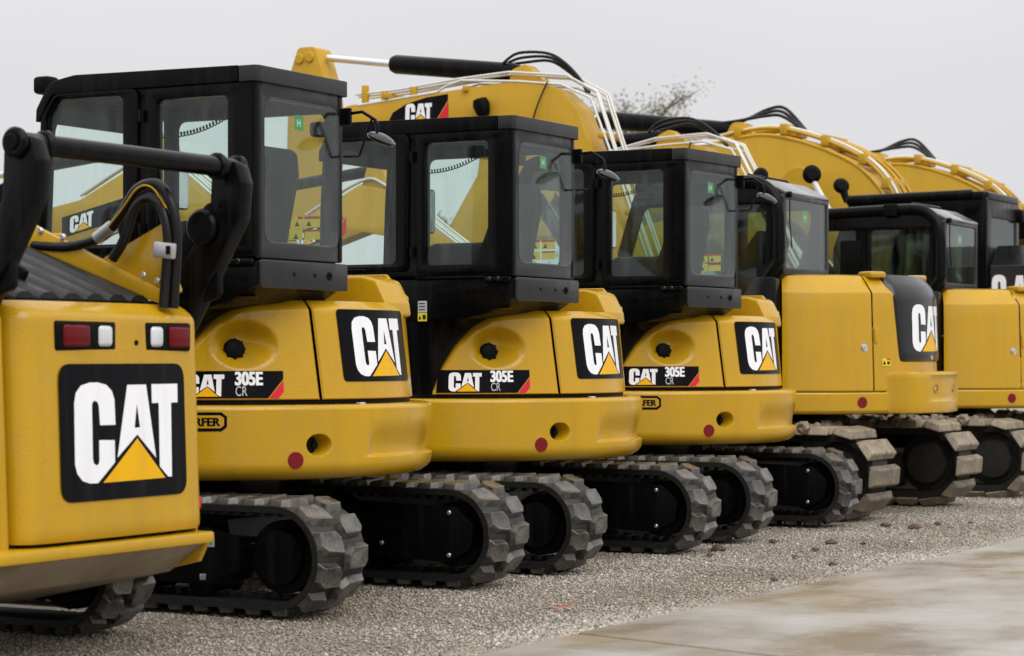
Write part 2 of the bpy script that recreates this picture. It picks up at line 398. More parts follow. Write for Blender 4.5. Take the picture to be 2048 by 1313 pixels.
# ------------------------------------------------------------------ the ground
def ground():
    V = [(-1500, -1500, -.012), (1500, -1500, -.012), (1500, 1500, -.012), (-1500, 1500, -.012)]
    me = bpy.data.meshes.new('gravel_yard'); me.from_pydata(V, [], [(0, 1, 2, 3)])
    tag(link('gravel_yard', me, 'gravel_ground', None, None), kind='structure')
    # concrete pavement: slabs with recessed joints
    pv = tag(empty('pavement', (0, 0, 0)), kind='structure')
    ed = lambda Y: -4.66 + .024 * (Y - 8)
    sk = -.30
    for j, y0 in enumerate((-3, 1, 5, 9.0, 13.0, 17, 21, 25, 29, 33, 37, 41)):
        for i in range(2):
            xa = 0 if i == 0 else 4.2; xb = 4.19 if i == 0 else 8.4
            P = []
            for (du, yy) in ((xa, y0 + .008), (xb, y0 + .008), (xb, y0 + 3.992), (xa, y0 + 3.992)):
                x = ed(yy) + du; P.append((x, yy + sk * du))
            prism('slab', P, -.12, .006 + .003 * ((i + j) % 2), 'concrete', pv, 'z', .006, 1)
    jb = prism('joint_filler', [(-4.6, -6), (4, -8), (4, 42), (-4.3, 46)], -.13, -.016 + .01, 'mud_dark', pv, 'z', 0)
    # loose stones
    n = 150000
    def stones(n, xr, yr, smin, smax, name, label, edge=False):
        ico = [(0, 0, 1), (1, 0, 0), (0, 1, 0), (-1, 0, 0), (0, -1, 0), (0, 0, -1)]
        base = np.array(ico); F0 = np.array([(0, 1, 2), (0, 2, 3), (0, 3, 4), (0, 4, 1), (5, 2, 1), (5, 3, 2), (5, 4, 3), (5, 1, 4)])
        Y = rng.uniform(*yr, n); X = rng.uniform(*xr, n)
        if edge:
            X = np.array(ed(Y)) - np.abs(rng.normal(0, .16, n)) + .02
        keep = X < ed(Y) + np.where(rng.random(n) < .05, np.abs(rng.normal(0, .07, n)), -.004 - .012 * rng.random(n)); X, Y = X[keep], Y[keep]; n = len(X)
        s = smin + (smax - smin) * rng.random(n) ** 2.2
        J = base[None] * (1 + rng.uniform(-.35, .35, (n, 6, 3))) * s[:, None, None] * np.stack([rng.uniform(.7, 1.4, n), rng.uniform(.7, 1.3, n), rng.uniform(.45, .85, n)], 1)[:, None, :]
        a = rng.uniform(0, 6.28, n); ca, sa = np.cos(a), np.sin(a)
        x = J[..., 0] * ca[:, None] - J[..., 1] * sa[:, None]; y = J[..., 0] * sa[:, None] + J[..., 1] * ca[:, None]
        tl = rng.uniform(-.5, .5, n); z = J[..., 2] + x * tl[:, None] * .4
        V = np.stack([x + X[:, None], y + Y[:, None], z + (-.010 + s * .28)[:, None]], 2).reshape(-1, 3)
        F = (F0[None] + (np.arange(n) * 6)[:, None, None]).reshape(-1, 3)
        me = bpy.data.meshes.new(name); me.vertices.add(len(V)); me.vertices.foreach_set('co', V.ravel().astype(np.float32))
        me.loops.add(F.size); me.loops.foreach_set('vertex_index', F.ravel().astype(np.int32))
        me.polygons.add(len(F)); me.polygons.foreach_set('loop_start', np.arange(0, F.size, 3, dtype=np.int32)); me.update(calc_edges=True)
        sh = np.repeat(np.clip(rng.normal(.48, .24, n), 0, 1), 6).astype(np.float32)
        at = me.attributes.new('shade', 'FLOAT', 'POINT'); at.data.foreach_set('value', sh)
        tag(link(name, me, 'stone', None, None), label, 'gravel', kind='stuff')
    stones(190000, (-7.3, -4.4), (7.2, 20.5), .0035, .0105, 'gravel', 'fine grey brown gravel covering the yard under the machines')
    stones(34000, (-6, -4.4), (7.0, 24), .0045, .013, 'coarse_gravel', 'coarser pale gravel heaped along the edge of the concrete', True)
    stones(1500, (-7.3, -4.4), (7.4, 22), .009, .020, 'scattered_stones', 'larger loose stones scattered over the fine gravel')
    stones(30000, (-11, -4.4), (19, 36), .006, .018, 'far_gravel', 'grey gravel in the far part of the yard')
ground()

# ------------------------------------------------------------------ rubber and steel tracks
def stadium(xf, xr, zc, r, s):
    """point and outward angle at arc length s, starting on top at xf going to the rear"""
    Ls = xr - xf; La = math.pi * r; P = 2 * Ls + 2 * La; s %= P
    if s < Ls: return (xf + s, zc + r, math.pi / 2)
    s -= Ls
    if s < La:
        a = math.pi / 2 - s / r; return (xr + r * math.cos(a), zc + r * math.sin(a), a)
    s -= La
    if s < Ls: return (xr - s, zc - r, -math.pi / 2)
    s -= Ls; a = -math.pi / 2 - s / r; return (xf + r * math.cos(a), zc + r * math.sin(a), a)
def belt(name, xf, xr, zc, r, t, y0, y1, mat, parent, n=140, lip=.012):
    P = 2 * (xr - xf) + 2 * math.pi * r; rows = []
    prof = [(y0, 0), (y0, -t), (y0 + .03, -t - .004), (y1 - .03, -t - .004), (y1, -t), (y1, 0), (y1 - .02, .004), (y0 + .02, .004)]
    for i in range(n):
        x, z, a = stadium(xf, xr, zc, r, P * i / n)
        rows.append([(x + d * math.cos(a), y, z + d * math.sin(a)) for y, d in prof])
    rows.append(rows[0]); return grid(name, rows, mat, parent, 35, closed=True)
def frustum(foot, top, h0, h1):
    bm = bmesh.new(); n = len(foot)
    a = [bm.verts.new((p[0], p[1], h0)) for p in foot]; b = [bm.verts.new((p[0], p[1], h1 + (p[2] if len(p) > 2 else 0))) for p in top]
    bm.faces.new(a[::-1]); bm.faces.new(b)
    for i in range(n): bm.faces.new((a[i], a[(i + 1) % n], b[(i + 1) % n], b[i]))
    return bm
def lug_mesh(side, seed):
    rd = random.Random(seed); j = lambda: rd.uniform(-.004, .004)
    # footprint (u along the track, v across) : wide at the outer edge, hooked towards the middle
    foot = [(-.066, -.198), (.026, -.198), (.060, -.158), (.066, -.012), (-.022, -.012), (-.062, -.056)]
    top = [(-.050 + j(), -.184 + j() * .5, -.008), (.018 + j(), -.184 + j() * .5, -.008), (.046 + j(), -.150 + j()), (.052 + j(), -.024, -.002), (-.014 + j(), -.024, -.002), (-.048 + j(), -.062 + j())]
    if side > 0:
        foot = [(p[0], -p[1]) for p in foot][::-1]; top = [(p[0], -p[1], *p[2:]) for p in top][::-1]
    bm = frustum(foot, top, -.012, .036)
    bmesh.ops.bevel(bm, geom=[e for e in bm.edges if e.calc_length() > .02 and e.is_manifold], offset=.0025, segments=1, affect='EDGES')
    bmesh.ops.recalc_face_normals(bm, faces=bm.faces)
    me = bpy.data.meshes.new('tread_lug'); bm.to_mesh(me); bm.free(); me.materials.append(MAT['lug_rubber']); return me
LUGS = {s: [lug_mesh(s, k + 10 * s) for k in range(4)] for s in (-1, 1)}
def put_on_path(me, name, parent, xf, xr, zc, r, s, y):
    x, z, a = stadium(xf, xr, zc, r, s)
    o = bpy.data.objects.new(name, me); col.objects.link(o); o.parent = parent
    # local z -> outward, local x -> along path, local y -> machine y
    wv = Vector((math.cos(a), 0, math.sin(a))); yv = Vector((0, 1, 0)); uv = yv.cross(wv)
    o.matrix_local = Matrix(((uv.x, yv.x, wv.x, x), (uv.y, yv.y, wv.y, y), (uv.z, yv.z, wv.z, z), (0, 0, 0, 1)))
    return o
def rubber_track(root, yc, inner):
    xf, xr, zc, r = -1.03, 1.03, .272, .238
    t = belt('track', xf, xr, zc, r, .03, yc - .2, yc + .2, 'belt_rubber', root)
    P = 2 * (xr - xf) + 2 * math.pi * r; n = 38; rd = random.Random(int(yc * 100))
    for k in range(n):
        put_on_path(LUGS[-1][rd.randrange(4)], 'tread_lug', t, xf, xr, zc, r, P * k / n, yc)
        put_on_path(LUGS[1][rd.randrange(4)], 'tread_lug', t, xf, xr, zc, r, P * (k + .5) / n, yc)
    # inner drive teeth, one part
    bm = bmesh.new()
    for k in range(n * 2):
        x, z, a = stadium(xf, xr, zc, r - .034, (P - .2) * k / (2 * n))
        add_box(bm, (x, yc, z), (.03, .12, .05), Matrix.Rotation(-(a - math.pi / 2), 4, 'Y'))
    from_bm('drive_teeth', bm, 'belt_rubber', t)
    sgn = -1
    # roller frame, wheels, guard
    prism('roller_frame', rpoly([(-.85, .14), (.72, .14), (.80, .22), (.80, .34), (-.85, .36)], .04), yc - .12, yc + .12, 'black_paint', t)
    lathe('drive_sprocket', (xr - .01, yc, zc), (0, 1, 0), [(-.16, .10), (-.155, .125), (-.12, .13), (-.115, .17), (.115, .17), (.12, .13), (.16, .12), (.165, .1)], 'black_paint', t, 32)
    lathe('idler_wheel', (xf, yc, zc), (0, 1, 0), [(-.13, .05), (-.13, .10), (-.08, .12), (-.08, .18), (.08, .18), (.08, .12), (.13, .1), (.13, .05)], 'black_paint', t, 32)
    for x in (-.62, -.22, .18, .56):
        disc('track_roller', (x, yc, .145), (0, 1, 0), .075, .26, 'black_paint', t, 18)
    disc('carrier_roller', (0, yc, .43), (0, 1, 0), .05, .2, 'black_paint', t, 16)
    if inner:   # motor cover plate with bolts (the side that faces the other track)
        prism('motor_guard', rpoly([(.36, .16), (1.02, .13), (1.15, .2), (1.17, .33), (1.06, .42), (.36, .44)], .05), yc - .19, yc - .17, 'black_matte', t)
        for x, z in ((1.03, .39), (1.03, .17), (.62, .22)): disc('bolt', (x, yc - .197, z), (0, 1, 0), .012, .016, 'zinc', t, 8, .003)
        tube('weld_seam', [(.42, yc - .192, .163), (.8, yc - .192, .148), (1.0, yc - .192, .138), (1.1, yc - .192, .18)], .004, 'black_paint', t, 6)
    else:
        prism('side_guard', rpoly([(-.86, .16), (.62, .125), (.80, .2), (.80, .36), (.62, .40), (-.86, .40)], .03), yc - .155, yc - .14, 'black_matte', t)
        box('plug_bolt', (.60, yc - .160, .165), (.03, .02, .03), 'zinc', t, bev=.006)
        box('serial_label', (.64, yc - .158, .335), (.045, .004, .055), 'label_grey', t, bev=0)
        box('serial_mark', (.645, yc - .1612, .33), (.016, .002, .026), 'label_green', t, bev=0)
    return t
def shoe_mesh(seed):
    rd = random.Random(seed); j = lambda: rd.uniform(-.006, .006)
    foot = [(-.084, -.275), (.084, -.275), (.084, .275), (-.084, .275)]
    top = [(-.062 + j(), -.235 + j(), j()), (.062 + j(), -.235 + j(), j()), (.062 + j(), .235 + j(), j()), (-.062 + j(), .235 + j(), j())]
    bm = frustum(foot, top, 0.0, .062)
    bmesh.ops.bevel(bm, geom=bm.edges[:], offset=.009, segments=1, affect='EDGES'); bmesh.ops.recalc_face_normals(bm, faces=bm.faces)
    me = bpy.data.meshes.new('track_shoe'); bm.to_mesh(me); bm.free(); me.materials.append(MAT['mud_pad']); return me
SHOES = [shoe_mesh(k) for k in range(5)]
def steel_track(root, yc, xf=-1.35, xr=.955, zc=.345, r=.282, wd=.55):
    t = belt('track', xf, xr, zc, r, .05, yc - .16, yc + .16, 'mud_dark', root, 120)
    P = 2 * (xr - xf) + 2 * math.pi * r; n = round(P / .192); rd = random.Random(int(yc * 77))
    for k in range(n):
        put_on_path(SHOES[rd.randrange(5)], 'track_shoe', t, xf, xr, zc, r, P * (k + .3) / n, yc)
    bm = bmesh.new()
    for k in range(70):
        x_ = rd.uniform(xr - 1.3, xr - .12); y_ = yc + rd.choice((-1, 1)) * rd.uniform(.12, .26); s_ = rd.uniform(.02, .05)
        r_ = bmesh.ops.create_icosphere(bm, subdivisions=2, radius=s_, matrix=Matrix.Translation((x_, y_, zc + r + .055)))
        for v in r_['verts']: v.co += Vector((rd.uniform(-1, 1), rd.uniform(-1, 1), rd.uniform(-1, .6))) * s_ * .3
    tag(from_bm('caked_mud', bm, 'mud_pad', t, 20), kind='stuff')
    prism('roller_frame', rpoly([(-1.2, .14), (.7, .14), (.78, .3), (.7, .42), (-1.2, .42)], .05), yc - .14, yc + .14, 'mud_dark', t)
    lathe('drive_sprocket', (xr, yc, zc), (0, 1, 0), [(-.19, .10), (-.18, .16), (-.12, .18), (-.1, .235), (.1, .235), (.12, .18), (.18, .16), (.19, .1)], 'mud_dark', t, 30)
    lathe('idler_wheel', (xf, yc, zc), (0, 1, 0), [(-.13, .1), (-.1, .22), (.1, .22), (.13, .1)], 'mud_dark', t, 30)
    for x in (-.9, -.45, 0, .45): disc('track_roller', (x, yc, .16), (0, 1, 0), .09, .3, 'mud_dark', t, 16)
    return t

# ------------------------------------------------------------------ mini excavator
def Rh(z): return 1.0 - .04 * (z - .98) / .46           # the hood leans in towards its top
def mini_excavator():
    root = empty('mini_excavator', (0, 0, 0))
    up = []                                             # parts that slew with the upper body
    U = lambda o: (up.append(o), o)[1]
    for yc, inner in ((-.79, False), (.79, True)): rubber_track(root, yc, inner)
    # undercarriage
    prism('car_body', rpoly([(-.55, .2), (.55, .2), (.5, .42), (.35, .5), (-.35, .5), (-.5, .42)], .03), -.62, .62, 'black_paint', root)
    lathe('swing_bearing', (0, 0, .5), (0, 0, 1), [(0, .42), (.04, .44), (.09, .44), (.12, .40)], 'black_paint', root, 36)
    bl = prism('dozer_blade', rpoly([(-1.78, .05), (-1.70, .05), (-1.66, .2), (-1.70, .38), (-1.80, .42), (-1.76, .2)], .015), -.98, .98, 'yellow', root)
    for y in (-.3, .3): prism('blade_arm', [(-1.74, .12), (-.6, .26), (-.6, .38), (-1.74, .28)], y - .05, y + .05, 'yellow', root)
    # platform
    P = [(-.95, -.80), (-.3, -.93)] + [tuple(cyl(.99, p, 0)[:2]) for p in range(70, -91, -8)] + [(-.3, .93), (-.95, .80)]
    U(prism('platform', P, .615, .72, 'black_paint', root, 'z', .01))
    P = [(-.85, -.72), (-.75, -.90), (.0, -.93)] + [tuple(cyl(.86, p, 0)[:2]) for p in range(66, -80, -6)] + [(.1, .85), (-.3, .5), (-.75, -.1)]
    U(prism('lower_body', P, .71, 1.448, 'black_paint', root, 'z', .02, 3))
    # counterweight: a ring segment with pocket, tow hole and rounded lower edge
    phis = [84 - .75 * i for i in range(65)] + [35.7 - .22 * i for i in range(61)] + [21.75 - .75 * i for i in range(142)]
    zs = [.70 + .004 * i for i in range(62)]
    prof = [(-.5, .605), (-.10, .607), (-.055, .617), (-.025, .635), (-.008, .655), (0, .68)] + [(0, z) for z in zs] + [(-.003, .952), (-.012, .962), (-.03, .966), (-.5, .966)]
    def rcw(p, z):
        d = 0.0
        pk = sst(15.0, 10.0, p) * sst(.708, .722, z) * sst(.90, .735, z)            # recessed pocket at the back
        d += .032 * pk * sst(-46, -44, p)
        hs_ = (R_(p - 29.2) * 1.1) / .066; hz = (z - .775) / .052; h = hs_ * hs_ + hz * hz
        d += .095 * sst(1.1, .35, h)
        return 1.10 - d
    rows = [[cyl(rcw(p, z) + dr if 0.69 < z < .95 else 1.10 + dr, p, z) for dr, z in prof] for p in phis]
    cw = U(grid('counterweight', rows, 'yellow', root, 30, caps=False))
    for o_, ph in ((84, 84), ):
        pass
    h = lathe('tow_hole', cyl(1.0, 30.6, .775), cyl(1, 35.0, 0), [(-.03, .046), (.030, .048), (.031, .046), (.029, .02)], 'black_matte', cw, 24)  # black disc inside the recess, paints the shade of the hole
    lathe('tow_pin', cyl(1.0, 28.6, .772), cyl(1, 29, 0), [(-.06, .018), (.032, .02), (.04, .014)], 'black_paint', cw, 16)
    disc('reflector', cyl(1.1005, 35.6, .705), cyl(1, 35.6, 0), .040, .004, 'reflector_red', cw, 32, .0015)
    disc('lifting_plug', cyl(1.05, 14, .968), (0, 0, 1), .025, .012, 'zinc', cw, 12, .003)
    # black gap strip between hood and counterweight
    rows = [[cyl(r, p, z) for r, z in ((.90, .964), (.985, .964), (.985, .988), (.90, .988))] for p in range(86, -86, -4)]
    U(grid('gap_seal', rows, 'black_matte', root, 30, closed=True, caps=True))
    # side hood with the scooped fuel filler
    arch = [(69.8, .99), (68.8, 1.10), (62.7, 1.275), (56.5, 1.385), (50.2, 1.44), (46, 1.462), (40, 1.468), (20, 1.468)]
    def ztop(p):
        for (a, za), (b, zb) in zip(arch, arch[1:]):
            if b <= p <= a:
                t = (a - p) / (a - b); return za + (zb - za) * t
        return 1.468 if p < 46 else .99
    zt = {}
    def zts(p): return sum(ztop(min(69.8, p + k * .7)) for k in (-2, -1, 0, 1, 2)) / 5
    def hood_r(p, z):
        s = R_(p - 46.8) * 1.0; dz = z - 1.252
        q = (s / .182) ** 2 + (dz / .122) ** 2
        d = 0
        if q < 1:
            k = (1 - q) ** 1.2
            d = .088 * k * (1 + .33 * (s / .182) + .62 * (dz / .122))
        return Rh(z) - d
    def hood(name, p0, p1, skew, left_arch):
        rows = []; n = int((p0 - p1) / .55)
        for i in range(n + 1):
            p = p0 + (p1 - p0) * i / n; row = []
            top = zts(p) if left_arch else 1.468
            sl = abs(zts(p + .6) - zts(p - .6)) / (1.2 * math.pi / 180) if left_arch else 0
            row.append(cyl(Rh(.99) - .06, p, .99)); row.append(cyl(Rh(.99) - .006, p, .99))
            m = 46
            for j in range(m + 1):
                v = j / m; z = .995 + (top - .995) * v
                dd = (top - z) / math.sqrt(1 + sl * sl)
                eg = min(abs(p - p0), abs(p - p1)) * math.pi / 180
                if left_arch: eg = abs(p - p1) * math.pi / 180
                ch = .055 * (1 - sst(0, .052, dd)) ** 1.0
                ch = .050 * max(0, 1 - dd / .048) ** 1.3
                ch += .008 * max(0, 1 - eg / .010) ** 2
                pp = p + (skew * (1 - (z - .98) / .49) if not left_arch or p < 35 else 0) * 0
                row.append(cyl((hood_r(p, z) if left_arch else Rh(z)) - ch, pp - skew * (z - .98) / .49 * sst(60, 30, p) * -1, z))
            row.append(cyl(Rh(top) - .12, p, top + .004)); rows.append(row)
        return U(grid(name, rows, 'yellow', root, 28))
    fd = hood('fuel_side_hood', 69.6, 25.6, 2.6, True)
    rh = hood('rear_hood', 24.7, -62, 2.6, False)
    # black cowl that tapers from the overhanging cab down to the hood arch
    rows = []
    for i in range(61):
        p = 108 - 62 * i / 60; row = []
        zb = .985 if p > 69.5 else zts(p) - .012
        rt = min(.945 / math.sin(R_(p)) if 0 < p < 180 else 1, 1.235)
        for k in range(13):
            t = k / 12; z = zb + (1.475 - zb) * t
            row.append(cyl(.962 + (rt - .962) * t ** 1.6 - (.0 if p < 69.5 else .0), p, z))
        rows.append(row)
    U(grid('side_cowl', rows, 'black_paint', root, 40))
    # hood top deck
    P = [tuple(cyl(.86, p, 0)[:2]) for p in range(40, -66, -6)] + [(.05, .3), (.2, -.4)]
    U(prism('hood_deck', P, 1.44, 1.471, 'yellow', root, 'z', .006))
    # fuel cap
    cp = cyl(hood_r(50.3, 1.228) + .0, 50.3, 1.228); ax = cyl(1, 47, .12)
    cap = lathe('fuel_cap', cp, ax, [(-.03, .03), (-.01, .048), (.0, .053), (.012, .053), (.016, .048), (.03, .046), (.040, .040), (.044, .02)], 'black_matte', fd, 24)
    dv = Vector(ax).normalized()
    for k in range(8):
        a = k * math.pi / 4; u = dv.cross(Vector((0, 0, 1))).normalized(); v = dv.cross(u)
        q = Vector(cp) + dv * .026 + (u * math.cos(a) + v * math.sin(a)) * .047
        bm = bmesh.new(); add_tube(bm, [q - dv * .012, q + dv * .010], .007, 6); from_bm('grip_rib', bm, 'black_matte', cap)
    sm = lambda p0, z0: (lambda u, v, l_: cyl(hood_r(p0 - math.degrees(u), z0 + v) + l_, p0 - math.degrees(u), z0 + v))
    decal('filler_label', [(*fill2d(rrect(-.022, .022, -.012, .012, .001)), 'label_grey', .002), (*fill2d(rrect(-.016, -.003, -.008, .008, .002)), 'interior_grey', .003), (*fill2d(rrect(.002, .016, -.008, .006, .002)), 'interior_grey', .003)], sm(43.4, 1.283), fd)
    # model board
    pc = 52.4; mp = lambda u, v, l_: cyl(Rh(v) + l_, pc - math.degrees(u), v)
    ub = [( -.275, .998), (.193, .998), (.272, 1.09), (.272, 1.128), (-.268, 1.128)]
    red = [(.198, .998), (.245, .998), (.272, 1.028), (.272, 1.083)]
    t1 = shift(text2d('305E', .088, .0022, .76), .034, 1.062); t2 = text2d('CR', .066, .0004, .66); t2 = shift(t2, .036, 1.010)
    t2i = shift(text2d('CR', .066, -.0014, .66), .036, 1.010)
    decal('model_board', [(*fill2d(ub), 'decal_black', .002), (*fill2d(red), 'decal_red', .003), *logo(-.205, 1.006, .190, .108, .0035), *[(*shift(t1, d_, 0), 'decal_white', .0035 + .0001 * k_) for k_, d_ in enumerate((-.0022, -.001, .001, .0022))], (*t2, 'label_grey', .0035)], mp, fd)
    # large logo on the rear hood
    mp2 = lambda u, v, l_: cyl(Rh(v) + l_, -math.degrees(u) - .2 + 2.2 * (v - 1.26) / .36, v)
    bd = rpoly([(-.325, 1.075), (.325, 1.075), (.318, 1.428), (-.318, 1.428)], .025)
    rim = rpoly([(-.335, 1.068), (.335, 1.068), (.328, 1.434), (-.328, 1.434)], .03)
    decal('logo_decal', [(*fill2d(bd), 'decal_black', .003), *logo(-.232, 1.10, .464, .295, .0045)], mp2, rh)
    # raised cover beside the cab
    U(prism('boom_side_cover', rpoly([(.1, 1.40), (.90, 1.40), (.89, 1.47), (.83, 1.585), (.74, 1.607), (.1, 1.607)], [0, 0, .02, .06, .04, 0], 5), .20, .44, 'yellow', root, 'y', .018, 3))
    U(prism('cover_flange', rpoly([(.1, 1.40), (.865, 1.40), (.868, 1.500), (.74, 1.622), (.1, 1.622)], [0, 0, .01, .01, 0], 3), .44, .46, 'yellow', root, 'y', .004, 1))
    # ---------------- cab
    y0, y1 = -.95, -.20; xr = .88
    side = rpoly([(-.415, 1.655), (xr, 1.655), (xr, 2.49), (-.30, 2.49), (-.383, 2.37), (-.40, 2.1)], [.03, .012, .012, .05, .06, .2], 4)
    win_r = rrect(.315, .725, 1.722, 2.415, .035)
    win_d = rpoly([(-.365, 1.82), (-.325, 1.735), (.115, 1.735), (.115, 2.445), (-.275, 2.445), (-.33, 2.36)], [.06, .06, .04, .05, .06, .06], 5)
    cab = U(plate('cab', side, [win_r, win_d], .05, y0 + .025, 'y', 'black_paint', root, .006))
    # raised door outline and gap
    dr = rpoly([(-.405, 1.69), (.205, 1.69), (.215, 2.475), (-.285, 2.475), (-.372, 2.36)], [.09, .05, .05, .07, .07], 5)
    di = rpoly([(-.375, 1.815), (-.33, 1.725), (.125, 1.725), (.125, 2.455), (-.28, 2.455), (-.34, 2.36)], [.06, .06, .04, .05, .06, .06], 5)
    plate('door_frame', dr, [di], .02, y0 - .008, 'y', 'black_paint', cab, .006)
    for z_ in (1.80, 2.34): tube('door_hinge', [(.232, y0 - .022, z_ - .03), (.232, y0 - .022, z_ + .03)], .010, 'black_paint', cab, 8)
    tube('door_handle', [(-.24, y0 - .012, 1.70), (-.22, y0 - .035, 1.70), (-.10, y0 - .035, 1.70), (-.08, y0 - .012, 1.70)], .008, 'black_matte', cab, 8)
    plate('quarter_frame', rrect(.255, .862, 1.675, 2.475, .02), [win_r], .008, y0 - .003, 'y', 'black_paint', cab, .002)
    plate('door_pane', rpoly([(-.37, 1.81), (-.328, 1.73), (.12, 1.73), (.12, 2.45), (-.277, 2.45), (-.335, 2.36)], .05), [], .006, y0 + .012, 'y', 'glass', cab, 0)
    plate('side_pane', rrect(.31, .73, 1.717, 2.42, .03), [], .006, y0 + .012, 'y', 'glass', cab, 0)
    plate('side_panel_far', side, [rrect(-.10, .80, 1.73, 2.39, .05), rpoly([(-.31, 1.8), (-.17, 1.75), (-.17, 2.41), (-.24, 2.41)], .03)], .045, y1 - .0225, 'y', 'black_paint', cab, .006)
    plate('far_pane', rrect(-.105, .805, 1.725, 2.395, .05), [], .006, y1 - .02, 'y', 'glass', cab, 0)
    plate('far_front_pane', rpoly([(-.315, 1.795), (-.165, 1.745), (-.165, 2.415), (-.245, 2.415)], .03), [], .006, y1 - .02, 'y', 'glass', cab, 0)
    rw = rpoly([(-.875, 1.735), (-.245, 1.735), (-.245, 2.40), (-.875, 2.40)], .075, 6)
    plate('rear_frame', rrect(y0 + .002, y1 - .002, 1.655, 2.49, .01), [rw], .04, xr - .022, 'x', 'cab_grey', cab, .004)
    rp = plate('rear_pane', rpoly([(-.885, 1.725), (-.235, 1.725), (-.235, 2.41), (-.885, 2.41)], .08, 6), [], .006, xr + .001, 'x', 'glass_rear', cab, 0)
    # exit sticker on the rear pane
    gx = lambda u, v, l_: (xr - .004 - l_, u, v)
    decal('exit_sticker', [(*fill2d(rrect(-.622, -.545, 2.275, 2.345, .003)), 'film_green', .0), (*shift(text2d('H', .05, .0005), -.605, 2.292), 'decal_white', -.001)], gx, rp, 0)
    # front posts + windscreen
    for y in (y0 + .03, y1 - .03): tube('front_post', [(-.375, y, 1.66), (-.345, y, 2.3), (-.28, y, 2.47)], .022, 'black_paint', cab, 8)
    V, F = fill2d(rrect(y0 + .05, y1 - .05, 0, .79, .04))
    me = bpy.data.meshes.new('windscreen'); me.from_pydata([(-.385 + .09 * v / .79, u, 1.68 + v) for u, v, q in V], [], F); link('windscreen', me, 'glass', cab, None)
    box('floor_pan', (.24, (y0 + y1) / 2, 1.66), (1.24, .70, .02), 'black_matte', cab)
    box('headliner', (.26, (y0 + y1) / 2, 2.47), (1.08, .68, .02), 'interior_grey', cab)
    # roof with rolled edge and end cap
    prism('roof', rpoly([(.79, 2.473), (.79, 2.548), (-.16, 2.556), (-.315, 2.53), (-.395, 2.40), (-.398, 2.34), (-.38, 2.34), (-.30, 2.47)], [.004, .004, .14, .12, .03, .004, .004, .05], 6), y0 - .022, y1 + .03, 'black_paint', cab, 'y', .026, 4)
    prism('roof_end_cap', rpoly([(.797, y0 - .022), (.90, y0 - .020), (.90, y1 + .028), (.797, y1 + .03)], [.004, .03, .03, .004]), 2.471, 2.546, 'cab_grey', cab, 'z', .026, 4)
    # base of the cab
    cb = U(prism('cab_base', rpoly([(-.42, 1.38), (.60, 1.42), (.74, 1.455), (.89, 1.535), (.89, 1.64), (-.42, 1.64)], [.02, .04, .05, .03, .008, .01]), y0, y1, 'black_paint', root, 'y', .012, 2))
    prism('cab_rear_skirt', rrect(y0 + .004, y1 + .01, 1.515, 1.648, .02), .888, .905, 'cab_grey', cb, 'x', .006)
    for y, r in ((-.67, .010), (-.49, .010), (-.36, .022)): disc('skirt_hole', (.906, y, 1.585), (1, 0, 0), r, .004, 'black_matte', cb, 14, .001)
    tube('skirt_hook', [(.905, -.375, 1.575), (.918, -.36, 1.585), (.905, -.345, 1.595)], .006, 'black_paint', cb, 6)
    prism('cab_underside', rpoly([(.55, 1.425), (.74, 1.45), (.885, 1.53), (.55, 1.53)], .02), y0 + .02, y1 - .01, 'under_brown', cb, 'y', .004)
    tube('door_rail', [(.25, y0 - .004, 1.648), (.70, y0 - .004, 1.648)], .009, 'black_paint', cb, 6)
    lt = box('latch', (.79, y0 - .012, 1.635), (.16, .03, .035), 'black_paint', cb, bev=.01)
    for x in (.745, .80): disc('latch_pin', (x, y0 - .03, 1.638), (0, 1, 0), .014, .016, 'hood_black', lt, 10, .004)
    decal('side_label', [(*fill2d(rrect(.265, .325, 1.455, 1.52, .002)), 'label_grey', 0), (*fill2d(rrect(.265, .325, 1.405, 1.452, .002)), 'label_yellow', 0), (*fill2d([(.27, 1.415), (.287, 1.415), (.2785, 1.44)]), 'decal_black', .001), (*fill2d(rrect(.296, .318, 1.415, 1.442, .006)), 'interior_grey', .001)] +
          [(*fill2d(rrect(.272, .312, z_, z_ + .006, .001)), 'interior_grey', .001) for z_ in (1.468, 1.485, 1.502)], lambda u, v, l_: (u, y0 - .0015 - l_, v), cb, 0)
    # mirror on its bracket
    yb = y1 + .02
    mb = U(box('mirror_bracket', (xr + .012, yb, 2.375), (.05, .02, .085), 'black_paint', root, bev=.004))
    tube('mirror_arm', [(.885, yb, 2.388), (.98, yb, 2.395), (1.05, yb + .01, 2.352), (1.062, yb + .01, 2.325), (1.06, yb + .01, 2.28)], .0085, 'black_paint', mb, 8)
    tube('mirror_brace', [(1.035, yb, 2.355), (1.01, yb, 2.30), (.968, yb, 2.19), (.95, yb - .01, 2.178), (.89, yb - .03, 2.178)], .006, 'black_paint', mb, 8, 3)
    md = lathe('mirror_head', (1.085, yb + .01, 2.262), (.42, 0, .9), [(-.016, .055), (-.012, .072), (-.002, .075), (.012, .055), (.022, .02)], 'hood_black', mb, 24)
    lathe('mirror_glass', (1.085 - .42 * .017, yb + .01, 2.262 - .9 * .017), (.42, 0, .9), [(-.004, .05), (0, .066)], 'chrome', mb, 24)
    # seat, console, cord
    st = U(prism('seat', rpoly([(.52, 1.66), (.76, 1.66), (.845, 2.06), (.835, 2.17), (.78, 2.20), (.70, 2.10)], .05), -.80, -.53, 'seat_fabric', root, 'y', .035, 3))
    box('seat_cushion', (.40, -.65, 1.78), (.46, .44, .12), 'seat_fabric', st, bev=.03)
    U(box('control_console', (.2, -.30, 1.78), (.45, .10, .2), 'interior_grey', root, bev=.03))
    mon = U(box('monitor', (-.18, -.30, 1.98), (.05, .12, .09), 'black_matte', root, bev=.01))
